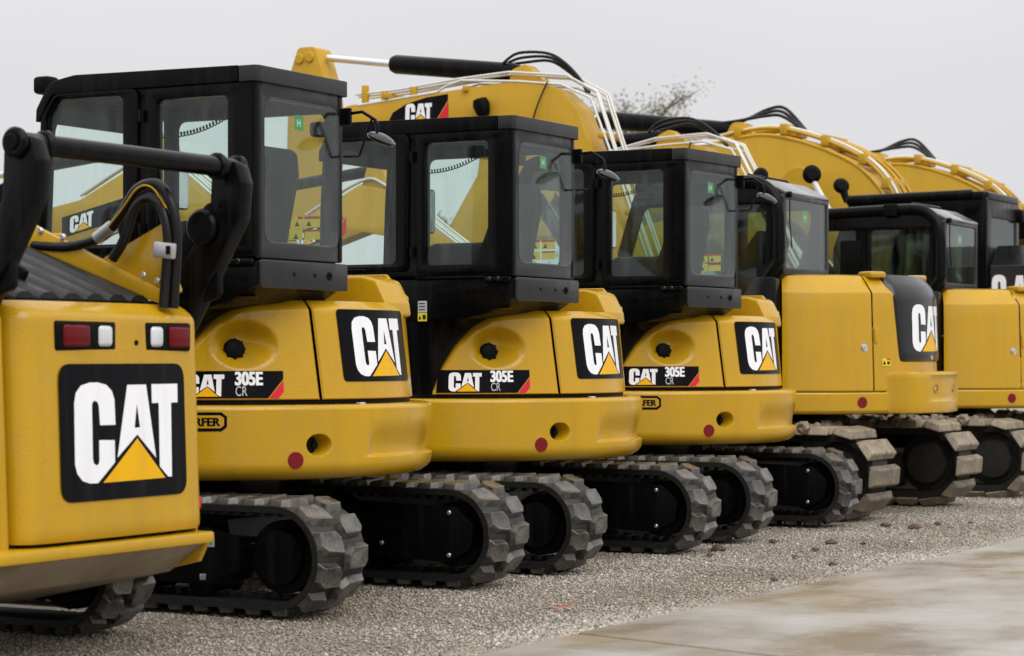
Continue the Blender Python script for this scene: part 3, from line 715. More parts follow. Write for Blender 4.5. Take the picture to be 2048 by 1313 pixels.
    tube('monitor_post', [(-.2, -.30, 1.7), (-.18, -.30, 1.95)], .012, 'black_matte', mon, 8)
    U(tube('grab_handle', [(-.20, -.27, 1.95), (-.12, -.27, 1.94), (-.09, -.27, 1.86), (-.11, -.27, 1.74), (-.17, -.27, 1.72)], .009, 'black_matte', root, 8, 4))
    js = U(tube('joystick', [(.02, -.82, 1.7), (.0, -.82, 1.83), (-.01, -.82, 1.90)], [.012, .012, .022], 'black_matte', root, 8))
    cord = []
    for i in range(240):
        t = i / 239; x = -.05 + .55 * t; z = 2.30 + .12 * t - .05 * math.sin(math.pi * t)
        cord.append((x + .0, -.5 + .011 * math.cos(t * 180), z + .011 * math.sin(t * 180)))
    U(tube('coiled_cord', cord, .0035, 'black_matte', root, 5))
    ws = [(*fill2d(rrect(.53, .60, 1.845, 1.90, .002)), 'film_yellow', 0), (*fill2d(rrect(.61, .70, 1.845, 1.90, .002)), 'film_yellow', 0), (*fill2d(rrect(.52, .60, 1.785, 1.835, .002)), 'film_yellow', 0), (*fill2d(rrect(.61, .70, 1.785, 1.835, .002)), 'film_yellow', 0), (*fill2d(rrect(.52, .57, 1.745, 1.78, .002)), 'film_yellow', 0),
          (*fill2d(rrect(.61, .70, 1.888, 1.90, .001)), 'film_red', .001), (*fill2d(rrect(.57, .60, 1.888, 1.90, .001)), 'film_red', .001), (*fill2d(rrect(.61, .70, 1.825, 1.835, .001)), 'film_red', .001)]
    for x_, z_ in ((.552, 1.852), (.62, 1.852), (.545, 1.79)): ws.append((*fill2d([(x_, z_), (x_ + .03, z_), (x_ + .015, z_ + .028)]), 'interior_grey', .001))
    wl = decal('warning_labels', ws, lambda u, v, l_: (u + .065, y1 - .027 - l_, v - .012), root, 0); U(wl)
    sm_ = U(prism('side_mirror', rrect(-.16, -.03, 1.955, 2.225, .03), -.185, -.165, 'black_matte', root, 'x', .006)); prism('mirror_glass', rrect(-.152, -.038, 1.963, 2.217, .025), -.1645, -.163, 'chrome', sm_, 'x', 0)
    tube('mirror_post', [(-.19, -.09, 2.09), (-.24, -.12, 2.09), (-.28, -.19, 2.09)], .009, 'black_matte', sm_, 8)
    # work light at the front of the roof
    lb = U(box('work_light', (-.62, -.62, 2.565), (.10, .10, .09), 'black_matte', root, bev=.02)); box('light_stem', (-.5, -.60, 2.545), (.2, .03, .02), 'black_matte', lb)
    # ---------------- boom, stick, bucket
    yb0 = .14
    pts_t = [(-.95, 1.25), (-1.44, 1.90), (-1.80, 2.14), (-2.25, 2.46), (-2.48, 2.50), (-3.0, 2.26), (-3.9, 2.10)]
    pts_b = [(-3.9, 1.98), (-3.0, 1.98), (-2.45, 2.14), (-2.2, 2.10), (-1.75, 1.78), (-1.36, 1.45), (-1.12, 1.0)]
    bo = U(prism('boom', rpoly(pts_t + pts_b, .06, 4), yb0 - .09, yb0 + .09, 'yellow_boom', root, 'y', .008))
    sw = U(prism('swing_post', rpoly([(-1.25, .72), (-.85, .72), (-.85, 1.18), (-1.0, 1.32), (-1.18, 1.1)], .03), yb0 - .14, yb0 + .14, 'yellow_boom', root, 'y', .01))
    for k, dy in enumerate((-.075, -.035, .035, .075)):
        tube('boom_pipe', [(p[0] + (.01 if i < 3 else 0), yb0 + dy, p[1] + .03 + (.01 if k % 2 else 0)) for i, p in enumerate(pts_t[1:-1])], .011, 'pipe_white', bo, 8, 4)
    bcyl = tube('boom_cylinder', [(-1.25, yb0, .9), (-2.0, yb0, 1.75)], .05, 'black_paint', bo, 14)
    scyl = tube('stick_cylinder', [(-2.35, yb0, 2.62), (-3.3, yb0, 2.52)], .045, 'black_paint', bo, 14)
    tube('cylinder_rod', [(-3.3, yb0, 2.52), (-3.95, yb0, 2.44)], .025, 'chrome', bo, 12)
    prism('boom_ear', rpoly([(-2.2, 2.4), (-2.5, 2.42), (-2.42, 2.66), (-2.3, 2.66)], .03), yb0 - .06, yb0 + .06, 'yellow_boom', bo)
    mpb = lambda u, v, l_: (u, yb0 - .0915 - l_, v + (u + 2.9) * .22)
    decal('boom_decal', [(*fill2d([(-3.15, 2.06), (-2.72, 2.06), (-2.62, 2.20), (-3.15, 2.20)]), 'decal_black', 0), (*fill2d([(-2.71, 2.06), (-2.62, 2.06), (-2.60, 2.09), (-2.60, 2.20)]), 'decal_red', .001), *logo(-3.08, 2.075, .2, .11, .002)], mpb, bo, 0)
    sk_ = U(prism('stick', rpoly([(-4.06, 2.5), (-3.9, 2.48), (-3.72, 1.95), (-3.75, .7), (-3.88, .66), (-4.02, 1.8)], .03), yb0 - .08, yb0 + .08, 'yellow_boom', root, 'y', .008))
    bk = U(prism('bucket', rpoly([(-3.95, .72), (-3.7, .70), (-3.4, .5), (-3.4, .2), (-3.6, .03), (-3.95, .02), (-3.7, .2), (-3.62, .45)], .04), yb0 - .33, yb0 + .33, 'black_paint', root, 'y', .008))
    return root, up
def slew(root, up_names, ang):
    for c in root.children:
        if c.name.split('.')[0] in up_names: c.rotation_euler = (0, 0, ang)
XM = -7.15
m1, up = mini_excavator()
UPN = {o.name.split('.')[0] for o in up}
GM = 'compact excavators parked in a row'
m2 = copy_tree(m1); m3 = copy_tree(m1)
for o, y, s, z, lab in ((m1, 9.85, .8, .007, 'yellow mini excavator with black cab, nearest of three, right beside the track loader'),
                     (m2, 12.35, 0, 0, 'middle one of three yellow mini excavators with rubber tracks and 305E boards'),
                     (m3, 14.84, -3.9, .012, 'farthest of three mini excavators on rubber tracks, next to the steel tracked excavator')):
    o.location = (XM, y, z); tag(o, lab, 'excavator', GM); slew(o, UPN, R_(s))
def badge(root, ang):
    cw = [c for c in root.children if c.name.startswith('counterweight')][0]
    pc = 58.0; mp = lambda u, v, l_: cyl(1.1 + l_, pc - math.degrees(u) / 1.1, v)
    o = rpoly([(-.25, .845), (.075, .845), (.10, .865), (.10, .915), (.075, .935), (-.25, .935)], .004)
    i = rpoly([(-.24, .86), (.068, .86), (.086, .873), (.086, .908), (.068, .92), (-.24, .92)], .004)
    rfer = text2d('RFER', .054, .0012, 1.0); rfer = shift(rfer, .068 - max(p[0] for p in rfer[0]), .871)
    decal('dealer_badge', [(*fill2d(o), 'decal_black', .002), (*fill2d(i), 'yellow', .003), *[(*shift(rfer, d_, 0), 'decal_black', .004 + .0001 * k_) for k_, d_ in enumerate((-.0018, 0, .0018))]], mp, cw)
badge(m1, 0); badge(m3, 0)

# ------------------------------------------------------------------ mid-size excavator on steel tracks
def Rm(z): return 1.262 - .03 * (z - .94) / .75
def mid_excavator():
    root = empty('steel_track_excavator', (0, 0, 0))
    for yc in (-1.0, 1.0): steel_track(root, yc)
    prism('car_body', rpoly([(-.8, .3), (.6, .3), (.5, .6), (-.7, .6)], .05), -.8, .8, 'black_matte', root)
    lathe('swing_bearing', (0, 0, .6), (0, 0, 1), [(0, .55), (.05, .58), (.12, .58), (.17, .5)], 'black_matte', root, 36)
    rows = [[cyl(r, p, z) for r, z in ((.7, .77), (1.22, .772), (1.255, .782), (1.268, .80), (1.27, .82), (1.27, .925), (1.262, .936), (.7, .938))] for p in range(80, -81, -4)]
    pf = grid('base_frame', rows, 'yellow', root, 30, closed=True, caps=True)
    prism('front_frame', [(-1.1, -1.05), (.25, -1.12), (.25, 1.12), (-1.1, 1.05)], .77, .93, 'black_matte', root, 'z', .02)
    disc('reflector', cyl(1.271, 37.6, .862), cyl(1, 37.6, 0), .042, .005, 'reflector_red', pf, 28, .0015)
    # engine hood: side door and rear shell with a chamfered shoulder
    def shell(name, p0, p1, mat, extra=0, ztop=1.82, z0=.945, seam=.009, nphi=1.4):
        rows = []; n = max(4, int(abs(p0 - p1) / nphi))
        for i in range(n + 1):
            p = p0 + (p1 - p0) * i / n; e_ = min(abs(p - p0), abs(p - p1)) * math.pi / 180 * 1.25
            ch = seam * max(0, 1 - e_ / .012) ** 2
            row = [cyl(Rm(z0) - .08 + extra, p, z0), cyl(Rm(z0) - ch - .004 + extra, p, z0)]
            for z in (z0 + .01, 1.1, 1.25, 1.4, 1.55, 1.67): row.append(cyl(Rm(z) - ch + extra, p, z))
            for t in (.03, .25, .5, .75, .97): row.append(cyl(Rm(1.69) - ch + extra - .115 * t - .01 * t * t, p, 1.682 + (ztop - 1.685) * t))
            row.append(cyl(.95, p, ztop + .008)); row.append(cyl(.3, p, ztop + .012)); rows.append(row)
        return grid(name, rows, mat, root, 20)
    dd = shell('engine_door', 65.8, 32.6, 'yellow')
    lathe('door_lock', cyl(Rm(1.275) + .0, 36.2, 1.275), cyl(1, 36.2, 0), [(-.01, .034), (.006, .030), (.004, .024), (.010, .022), (.012, .01)], 'zinc', dd, 18)
    rs = shell('rear_shell', 31.9, -62, 'yellow')
    box('hinge_block', cyl(1.235, 31.0, 1.36), (.03, .03, .12), 'yellow', rs, Matrix.Rotation(R_(-31), 4, 'Z'))
    for p in (27.0, -27): box('lifting_boss', cyl(1.10, p, 1.825), (.16, .16, .05), 'yellow', rs, Matrix.Rotation(R_(-p), 4, 'Z'), .02)
    # black rear grille panel wrapping over the top, carrying the logo
    def zc(v): return 1.15 + .66 * v
    rows = []
    for i in range(31):
        p = 22.5 - 45 * i / 30; row = []
        ed_ = min(1, min(22.5 - p, p + 22.5) / 2.5)
        inset = .03 * (1 - ed_) ** 2
        for k in range(22):
            v = k / 21; z = 1.15 + .66 * v
            sk = 3.4 * (v - .5)
            r = Rm(min(z, 1.69)) + .018 - inset
            if z > 1.66: r -= .125 * ((z - 1.66) / .16) ** 1.4
            if v < .08: r -= .03 * (1 - v / .08) ** 2
            row.append(cyl(r, p + sk * (1 if p > 0 else -1) * abs(p) / 22.5, z + .018 * (z > 1.7)))
        row.append(cyl(.9, p, 1.835)); rows.append(row)
    gp = grid('rear_panel', rows, 'hood_black', root, 30)
    lg = logo(-.30, 1.245, .60, .36, .0)
    mpl = lambda u, v, l_: cyl(Rm(min(v, 1.69)) + .0215 + l_, -math.degrees(u) / 1.27, v)
    decal('logo_decal', lg, mpl, gp)
    disc('panel_lock', cyl(Rm(1.2) + .017, -2, 1.195), cyl(1, -2, 0), .018, .012, 'zinc', gp, 12, .003)
    decal('warning_label', [(*fill2d(rrect(-.042, .042, 1.135, 1.19, .002)), 'label_yellow', 0), (*fill2d(rrect(.004, .04, 1.178, 1.19, .002)), 'decal_red', .001), (*fill2d([(-.036, 1.145), (-.006, 1.145), (-.021, 1.178)]), 'decal_black', .001), (*fill2d(rrect(.006, .034, 1.146, 1.17, .006)), 'interior_grey', .001)], lambda u, v, l_: cyl(Rm(v) + .003 + l_, 26.8 - math.degrees(u) / 1.25, v), rs)
    # add-on counterweight block
    rows = []
    for i in range(45):
        p = 27 - 54 * i / 44; ends = min(27 - p, p + 27)
        R0 = 1.255 + .165 * sst(0, 8.5, ends) ** .8
        prof = [(1.2, .775), (R0 - .02, .775), (R0 - .005, .783), (R0, .80)]
        for z in (.85, .865, .875, .885, .9, .93, .95, .97, .99, 1.01, 1.04): 
            d = 0
            if -17 < p < 13.0: d += .012 * sst(.862, .882, z) * min(1, (13 - p) / 1.2)
            prof.append((R0 - d, z))
        prof += [(R0, 1.068), (R0 - .006, 1.082), (R0 - .025, 1.09), (1.2, 1.092)]
        rows.append([cyl(r, p, z) for r, z in prof])
    cb = grid('counterweight_block', rows, 'yellow', root, 28, caps=True)
    for p in (9.0, -7.0): 
        lathe('bolt_recess', cyl(1.41, p, .965), cyl(1, p, 0), [(-.02, .035), (.004, .037), (.004, .030), (-.012, .026)], 'yellow', cb, 18)
        disc('recessed_bolt', cyl(1.405, p + .6, .96), cyl(1, p, 0), .016, .02, 'zinc', cb, 8, .003)
    # black upright between cab and door
    prism('cab_mount_plate', rpoly([(.05, .95), (.47, .95), (.47, 1.80), (.30, 1.80), (.05, 1.45)], .03), -1.16, -1.08, 'hood_black', root, 'y', .006)
    prism('lower_cowl', [(-1.0, -1.08), (.46, -1.08), (.46, .2), (-1.0, .2)], .93, 1.40, 'black_paint', root, 'z', .03)
    prism('tool_box', [(-.9, .3), (.5, .3), (.5, 1.08), (-.9, 1.08)], .93, 1.45, 'yellow', root, 'z', .03)
    # ---------------- cab: roll-over tube frame
    y0, y1 = -1.10, -.13
    out = rpoly([(-.82, 1.40), (.10, 1.40), (.48, 1.86), (.48, 2.52), (-.72, 2.50), (-.88, 2.0)], [.04, .05, .18, .26, .14, .15], 8)
    hole = rpoly([(-.19, 1.50), (.05, 1.50), (.36, 1.90), (.36, 2.35), (-.19, 2.35)], [.03, .05, .12, .05, .03], 6)
    hole2 = rpoly([(-.74, 1.50), (-.32, 1.50), (-.32, 2.35), (-.66, 2.35), (-.77, 2.0)], [.05, .03, .03, .08, .1], 6)
    cab = plate('cab', out, [hole, hole2], .07, y0 + .035, 'y', 'black_paint', root, .012)
    plate('side_panel_far', out, [hole, hole2], .06, y1 - .03, 'y', 'black_paint', cab, .012)
    pathT = [(p[0], p[1]) for p in out]
    tube('rollover_tube', [(-.70, y0, 2.50), (-.2, y0, 2.515), (.20, y0, 2.522), (.34, y0, 2.49), (.43, y0, 2.40), (.465, y0, 2.26), (.468, y0, 1.98), (.43, y0, 1.86), (.10, y0, 1.46)], .048, 'black_paint', cab, 14, 5)
    box('tube_sleeve', (.02, y0, 2.518), (.13, .108, .108), 'black_matte', cab, bev=.012)
    for yy, nm in ((y0 + .04, 'side_pane'), (y1 - .035, 'far_pane')):
        plate(nm, hole, [], .006, yy, 'y', 'glass_dark', cab, 0); plate('door_pane', hole2, [], .006, yy, 'y', 'glass_dark', cab, 0)
    box('door_shade', (-.36, y0 - .005, 2.08), (.20, .012, .36), 'black_matte', cab, bev=.01)
    rw = rpoly([(y0 + .075, 1.875), (y1 - .075, 1.875), (y1 - .075, 2.385), (y0 + .075, 2.385)], .02)
    plate('rear_frame', rrect(y0 + .02, y1 - .02, 1.82, 2.425, .03), [rw], .05, .475, 'x', 'cab_grey', cab, .008)
    plate('rear_pane', rrect(y0 + .07, y1 - .07, 1.87, 2.39, .02), [], .006, .49, 'x', 'glass_rear', cab, 0)
    decal('exit_sticker', [(*fill2d(rrect(-.66, -.56, 2.23, 2.31, .003)), 'film_green', 0), (*shift(text2d('H', .06, 0), -.635, 2.248), 'decal_white', -.001)], lambda u, v, l_: (.483 - l_, u, v), cab, 0)
    prism('roof_shoulder', rpoly([(.16, 2.50), (.18, 2.565), (.30, 2.545), (.505, 2.44), (.50, 2.41), (.42, 2.41)], .015), y0 + .05, y1 - .02, 'roof_silver', cab, 'y', .008)
    prism('roof', rpoly([(-.74, y0 + .03), (.20, y0 + .03), (.20, y1 - .01), (-.74, y1 - .01)], .06), 2.48, 2.558, 'black_paint', cab, 'z', .02, 3)
    tube('roof_rail', [(.17, y0 + .10, 2.56), (.17, y0 + .12, 2.585), (.17, y1 - .1, 2.585), (.17, y1 - .05, 2.57)], .009, 'black_paint', cab, 6)
    tube('wiper', [(.52, y0 + .09, 2.39), (.512, y0 + .11, 2.2), (.51, y0 + .16, 2.02)], .005, 'black_matte', cab, 5)
    disc('wiper_motor', (.515, y0 + .09, 2.42), (1, 0, 0), .024, .04, 'black_matte', cab, 12)
    prism('cab_underside', rpoly([(.05, 1.46), (.42, 1.84), (.49, 1.86), (.49, 1.82), (.2, 1.42)], .01), y0 + .02, y1, 'under_brown', cab, 'y', 0)
    st = prism('seat', rpoly([(-.05, 1.42), (.18, 1.42), (.30, 2.12), (.20, 2.18), (.10, 2.05)], .05), -.85, -.45, 'seat_fabric', root, 'y', .04, 3)
    # ---------------- boom, stick, bucket
    yb = .23
    topl = [(-.95, 1.05), (-1.60, 2.70), (-1.84, 3.30), (-2.03, 3.47), (-2.35, 3.56), (-3.10, 3.50), (-4.10, 3.43), (-4.40, 3.34)]
    botl = [(-4.42, 3.14), (-3.95, 3.08), (-3.1, 2.95), (-2.35, 2.86), (-2.1, 2.68), (-1.75, 2.20), (-1.25, .95)]
    bo = prism('boom', rpoly(topl + botl, [.1, .1, .2, .15, .2, .2, .1, .08, .05, .1, .1, .2, .2, .2, .1], 5), yb - .16, yb + .16, 'yellow_boom', root, 'y', .01)
    prism('boom_foot_bracket', rpoly([(-1.35, .75), (-.75, .75), (-.75, 1.25), (-1.1, 1.3)], .04), yb - .22, yb + .22, 'yellow_boom', bo)
    prism('cylinder_ear', rpoly([(-2.05, 3.40), (-2.55, 3.44), (-2.50, 3.66), (-2.36, 3.70)], .05), yb - .08, yb + .08, 'yellow_boom', bo, 'y', .006)
    tube('stick_cylinder', [(-2.42, yb, 3.63), (-2.55, yb, 3.645), (-3.70, yb, 3.785), (-3.74, yb, 3.79)], [.06, .085, .085, .07], 'black_paint', bo, 18)
    tube('cylinder_rod', [(-3.70, yb, 3.785), (-4.42, yb, 3.885)], .033, 'chrome', bo, 12)
    for dy in (-.17, .17): tube('boom_cylinder', [(-1.15, yb + dy, 1.0), (-2.2, yb + dy, 2.55)], .06, 'black_paint', bo, 14)
    for k, (dy, dz) in enumerate(((-.155, .05), (-.115, .09), (-.07, .06), (.07, .06), (.115, .09), (.155, .05))):
        pp = [(-1.20 + .04, 1.95), (-1.52 + .045, 2.78), (-1.74 + .04, 3.34), (-1.98, 3.47), (-2.4, 3.52), (-2.95, 3.56), (-3.1, 3.52), (-3.2, 3.47), (-4.0, 3.40)] if k in (0, 5) else [(-1.20 + .05, 1.95), (-1.52 + .06, 2.78), (-1.74 + .07, 3.38), (-1.95, 3.53), (-2.5, 3.59), (-3.0, 3.56), (-3.6, 3.50), (-4.05, 3.48)]
        tube('boom_pipe', [(p[0], yb + dy, p[1] + dz * .5) for p in pp], .0115, 'pipe_white', bo, 8)
    for x, z in ((-1.60, 3.0), (-1.35, 2.35), (-2.9, 3.46), (-3.7, 3.44)): box('pipe_clamp', (x, yb, z + .05), (.05, .38, .05), 'yellow_boom', bo, bev=.01)
    for x, h in ((-3.45, .12), (-3.95, .16), (-3.75, .10)): box('pipe_post', (x, yb - .12, 3.44 + h / 2), (.05, .05, h), 'yellow_boom', bo, bev=.006)
    for k in range(3): tube('hydraulic_hose', [(-2.6, yb - .05 + .05 * k, 3.72), (-2.45, yb - .05 + .05 * k, 3.80 - .035 * k), (-2.2, yb + .02 * k, 3.79 - .03 * k), (-2.03, yb + .02 * k, 3.70 - .03 * k), (-1.88, yb + .03 * k, 3.55 - .02 * k), (-1.82, yb + .03 * k, 3.44)], .013, 'hose_black', bo, 8, 5)
    tube('light_cable', [(-2.1, yb - .18, 3.52), (-2.2, yb - .19, 3.3), (-2.28, yb - .18, 3.05)], .007, 'hose_black', bo, 6, 5)
    lt = lathe('boom_light', (-2.70, yb - .20, 3.26), (-.15, -.2, .9), [(0, .045), (.03, .06), (.10, .075), (.15, .06), (.16, .03)], 'black_matte', bo, 16)
    mpb = lambda u, v, l_: (u, yb - .1625 - l_, v)
    decal('boom_decal', [(*fill2d([(-3.72, 3.20), (-3.24, 3.20), (-3.08, 3.42), (-3.08, 3.475), (-3.30, 3.455), (-3.50, 3.41), (-3.64, 3.34)]), 'decal_black', 0), (*fill2d([(-3.23, 3.20), (-3.10, 3.20), (-3.075, 3.24), (-3.075, 3.41)]), 'decal_red', .001), *logo(-3.51, 3.235, .27, .175, .002)], mpb, bo, 0)
    sk_ = prism('stick', rpoly([(-4.66, 3.98), (-4.48, 3.98), (-4.36, 3.62), (-4.30, 3.2), (-4.62, 1.2), (-4.80, 1.2), (-4.78, 3.1), (-4.76, 3.72)], [.05, .05, .06, .08, .03, .03, .1, .1], 5), yb - .13, yb + .13, 'yellow_boom', root, 'y', .01)
    for x in (-4.53, -4.64): disc('pivot_pin', (x, yb, 3.885 - .01 * (x < -4.6)), (0, 1, 0), .045, .30, 'yellow_boom', sk_, 18)
    prism('bucket', rpoly([(-4.9, 1.3), (-4.5, 1.25), (-4.1, .9), (-4.1, .4), (-4.5, .1), (-5.0, .1), (-4.6, .4), (-4.5, .8)], .05), yb - .5, yb + .5, 'black_paint', root, 'y', .01)
    return root
m4 = mid_excavator(); GE = 'excavators on steel tracks'
m5 = copy_tree(m4)
m4.location = (XM, 17.37, 0); m5.location = (XM + .10, 20.83, -.02)
def pole_mirror(root, base, tip, r, ax):
    p_ = tube('mirror_pole', [base, tip], .030, 'pipe_white', root, 12)
    lathe('mirror_head', (tip[0] - .01, tip[1], tip[2] + r * .6), ax, [(-.05, r * .4), (-.04, r * .9), (.02, r), (.05, r * .6)], 'black_matte', p_, 20)
pole_mirror(m5, (-.56, -1.0, 2.45), (-.765, -1.0, 2.82), .085, (.5, -.8, .1))
pole_mirror(m4, (.16, -.62, 2.52), (.13, -.62, 2.57), .058, (.5, -.8, .1))
def pose_boom(root, ang, stick_ang):
    def turn(p, a): return Matrix.Translation(p) @ Matrix.Rotation(a, 4, 'Y') @ Matrix.Translation(-Vector(p))
    foot = Vector((-1.0, 0, 1.1)); piv = Vector((-4.42, 0, 3.25))
    for c in root.children:
        k = c.name.split('.')[0]
        if k == 'boom': c.matrix_local = turn(foot, ang)
        if k in ('stick', 'bucket'): c.matrix_local = turn(foot, ang) @ turn(piv, stick_ang)
pose_boom(m5, R_(-8.5), R_(40))
tag(m4, 'yellow steel tracked excavator with full CAT rear panel and boom above the mini excavators', 'excavator', GE)
tag(m5, 'second steel tracked excavator, cut by the right edge, tubular framed black cab showing', 'excavator', GE)

# ------------------------------------------------------------------ large excavators at the far end
def big_excavator():
    root = empty('large_excavator', (0, 0, 0))
    for yc in (-1.2, 1.2): steel_track(root, yc, -2.3, 1.1, .46, .39, .6)
    lathe('swing_bearing', (0, 0, .8), (0, 0, 1), [(0, .7), (.2, .7)], 'black_matte', root, 30)
    prism('platform', [(-1.4, -1.35), (1.6, -1.35), (2.0, -1.0), (2.0, 1.0), (1.6, 1.35), (-1.4, 1.35)], .95, 1.2, 'yellow', root, 'z', .03)
    y0 = -1.35; y1 = -.25
    # black engine hood with sloped top, logo on its near flank
    prism('rear_hood', rpoly([(-1.34, 1.2), (1.3, 1.2), (1.3, 2.11), (1.08, 2.32), (-1.10, 2.32), (-1.34, 2.11)], .02), .08, 1.85, 'hood_black', root, 'x', .02, 2)
    lt_ = []
    for (V_, F_, m_, l_), u0, u1 in zip(logo(0, 1.66, 1, .36, 0)[:3], (.10, .31, .46), (.25, .45, .58)):
        a0 = min(p[0] for p in V_); a1 = max(p[0] for p in V_); lt_.append(([(u0 + (p[0] - a0) / (a1 - a0) * (u1 - u0), p[1], 0) for p in V_], F_, m_, l_))
    decal('logo_letters', lt_, lambda u, v, l_: (u, -1.3425 - l_, v), root, 0)
    out = rpoly([(-1.55, 1.2), (.05, 1.2), (.05, 2.80), (-1.40, 2.80), (-1.58, 2.3)], [.05, .02, .03, .12, .2], 6)
    h1 = rrect(-.62, -.10, 1.75, 2.58, .06); h2 = rpoly([(-1.42, 1.6), (-.75, 1.6), (-.75, 2.6), (-1.30, 2.6)], .06)
    cab = plate('cab', out, [h1, h2], .07, y0 + .035, 'y', 'black_paint', root, .012)
    plate('side_panel_far', out, [h1, h2], .06, y1 - .03, 'y', 'black_paint', cab, .012)
    plate('rear_frame', rrect(y0 + .01, y1 - .01, 1.9, 2.80, .02), [rrect(y0 + .16, y1 - .12, 2.32, 2.60, .02)], .06, .025, 'x', 'cab_grey', cab, .01)
    plate('rear_pane', rrect(y0 + .15, y1 - .11, 2.31, 2.61, .02), [], .006, .04, 'x', 'glass_dark', cab, 0)
    for yy in (y0 + .04, y1 - .03):
        plate('side_pane', h1, [], .006, yy, 'y', 'glass_dark', cab, 0); plate('door_pane', h2, [], .006, yy, 'y', 'glass_dark', cab, 0)
    prism('roof', rpoly([(-1.45, y0 - .01), (.06, y0 - .01), (.06, y1 + .01), (-1.45, y1 + .01)], .08), 2.76, 2.86, 'black_paint', cab, 'z', .03, 3)
    tube('roof_rail', [(-1.40, y0, 2.81), (-.1, y0, 2.83)], .05, 'black_paint', cab, 12)
    prism('roof_hatch', rrect(-.9, -.4, y0 + .25, y1 - .25, .05), 2.86, 2.89, 'black_matte', cab, 'z', .01)
    box('work_light', (.06, y1 - .05, 2.66), (.12, .12, .14), 'black_matte', cab, bev=.03)
    tube('light_guard', [(-1.46, y0 + .1, 2.80), (-1.50, y0 + .1, 2.93)], [.03, .045], 'black_matte', cab, 10)
    lathe('round_mirror', (-1.52, y0 + .1, 2.97), (.5, -.8, .2), [(-.03, .05), (0, .085), (.04, .05)], 'black_matte', cab, 18)
    # arched boom
    yb = -.05
    topl = [(-.95, 1.35), (-1.20, 2.45), (-1.38, 2.92), (-1.68, 3.25), (-2.20, 3.50), (-2.78, 3.635), (-3.4, 3.56), (-5.2, 3.02), (-6.2, 2.85)]
    botl = [(-6.2, 2.55), (-5.0, 2.6), (-3.5, 2.92), (-2.8, 2.86), (-2.3, 2.6), (-1.8, 2.0), (-1.45, 1.3)]
    bo = prism('boom', rpoly(topl + botl, .35, 6), yb - .30, yb + .30, 'yellow_boom', root, 'y', .02)
    tl = smooth_path([(p[0], 0, p[1]) for p in topl[1:7]], 6)
    for dy in (-.285, .285):       # flanges along the edges of the side plates
        tube('boom_flange', [(p.x, yb + dy, p.z - .01) for p in tl], .025, 'yellow_boom', bo, 6)
    for k, dy in enumerate((-.26, -.20, .0, .06, .20, .26)):
        lift = .10 + .03 * (k % 2)
        tube('boom_pipe', [(p.x + lift * .6, yb + dy, p.z + lift * .7) for p in tl], .020, 'yellow_boom' if k != 1 else 'pipe_white', bo, 8)
    for i in range(2, len(tl), 5):
        p = tl[i]; box('pipe_clamp', (p.x + .05, yb, p.z + .07), (.08, .62, .12), 'yellow_boom', bo, bev=.01)
    disc('boom_boss', (-2.35, yb - .30, 3.08), (0, 1, 0), .18, .06, 'yellow_boom', bo, 30)
    prism('cylinder_ear', rpoly([(-2.85, 3.55), (-3.35, 3.55), (-3.22, 3.80), (-3.08, 3.80)], .08), yb - .12, yb + .12, 'yellow_boom', bo, 'y', .01)
    tube('stick_cylinder', [(-3.12, yb, 3.70), (-3.3, yb, 3.72), (-4.85, yb, 3.92), (-4.92, yb, 3.93)], [.07, .105, .105, .09], 'black_paint', bo, 18)
    tube('cylinder_rod', [(-4.9, yb, 3.925), (-6.2, yb, 4.08)], .05, 'chrome', bo, 12)
    for k in range(3): tube('hydraulic_hose', [(-3.5, yb - .05 + .06 * k, 3.80), (-3.2, yb - .05 + .06 * k, 3.82), (-2.85, yb - .05 + .06 * k, 3.86 + .045 * k), (-2.65, yb - .05 + .06 * k, 3.85 + .045 * k), (-2.42, yb - .05 + .06 * k, 3.70)], .018, 'hose_black', bo, 8, 5)
    for dy in (-.4, .4): tube('boom_cylinder', [(-1.5, yb + dy, 1.2), (-3.0, yb + dy, 3.0)], .08, 'black_paint', bo, 14)
    prism('stick', rpoly([(-6.3, 4.2), (-6.05, 4.2), (-5.9, 2.6), (-6.3, .9), (-6.55, .9), (-6.5, 2.9)], .08), yb - .18, yb + .18, 'yellow_boom', root, 'y', .02)
    prism('bucket', rpoly([(-6.6, 1.1), (-6.1, 1.1), (-5.5, .8), (-5.4, .3), (-5.9, .05), (-6.6, .05), (-6.1, .4)], .06), yb - .6, yb + .6, 'black_paint', root, 'y', .02)
    return root
m6 = big_excavator(); m7 = copy_tree(m6)
m6.location = (XM, 24.05, 0); m7.location = (XM, 28.45, 0)
tag(m6, 'large excavator with black hood and arched yellow boom behind the second steel tracked excavator', 'excavator', 'large excavators at the far end')
tag(m7, 'farthest large excavator, only its arched boom and cab edge showing at the right', 'excavator', 'large excavators at the far end')

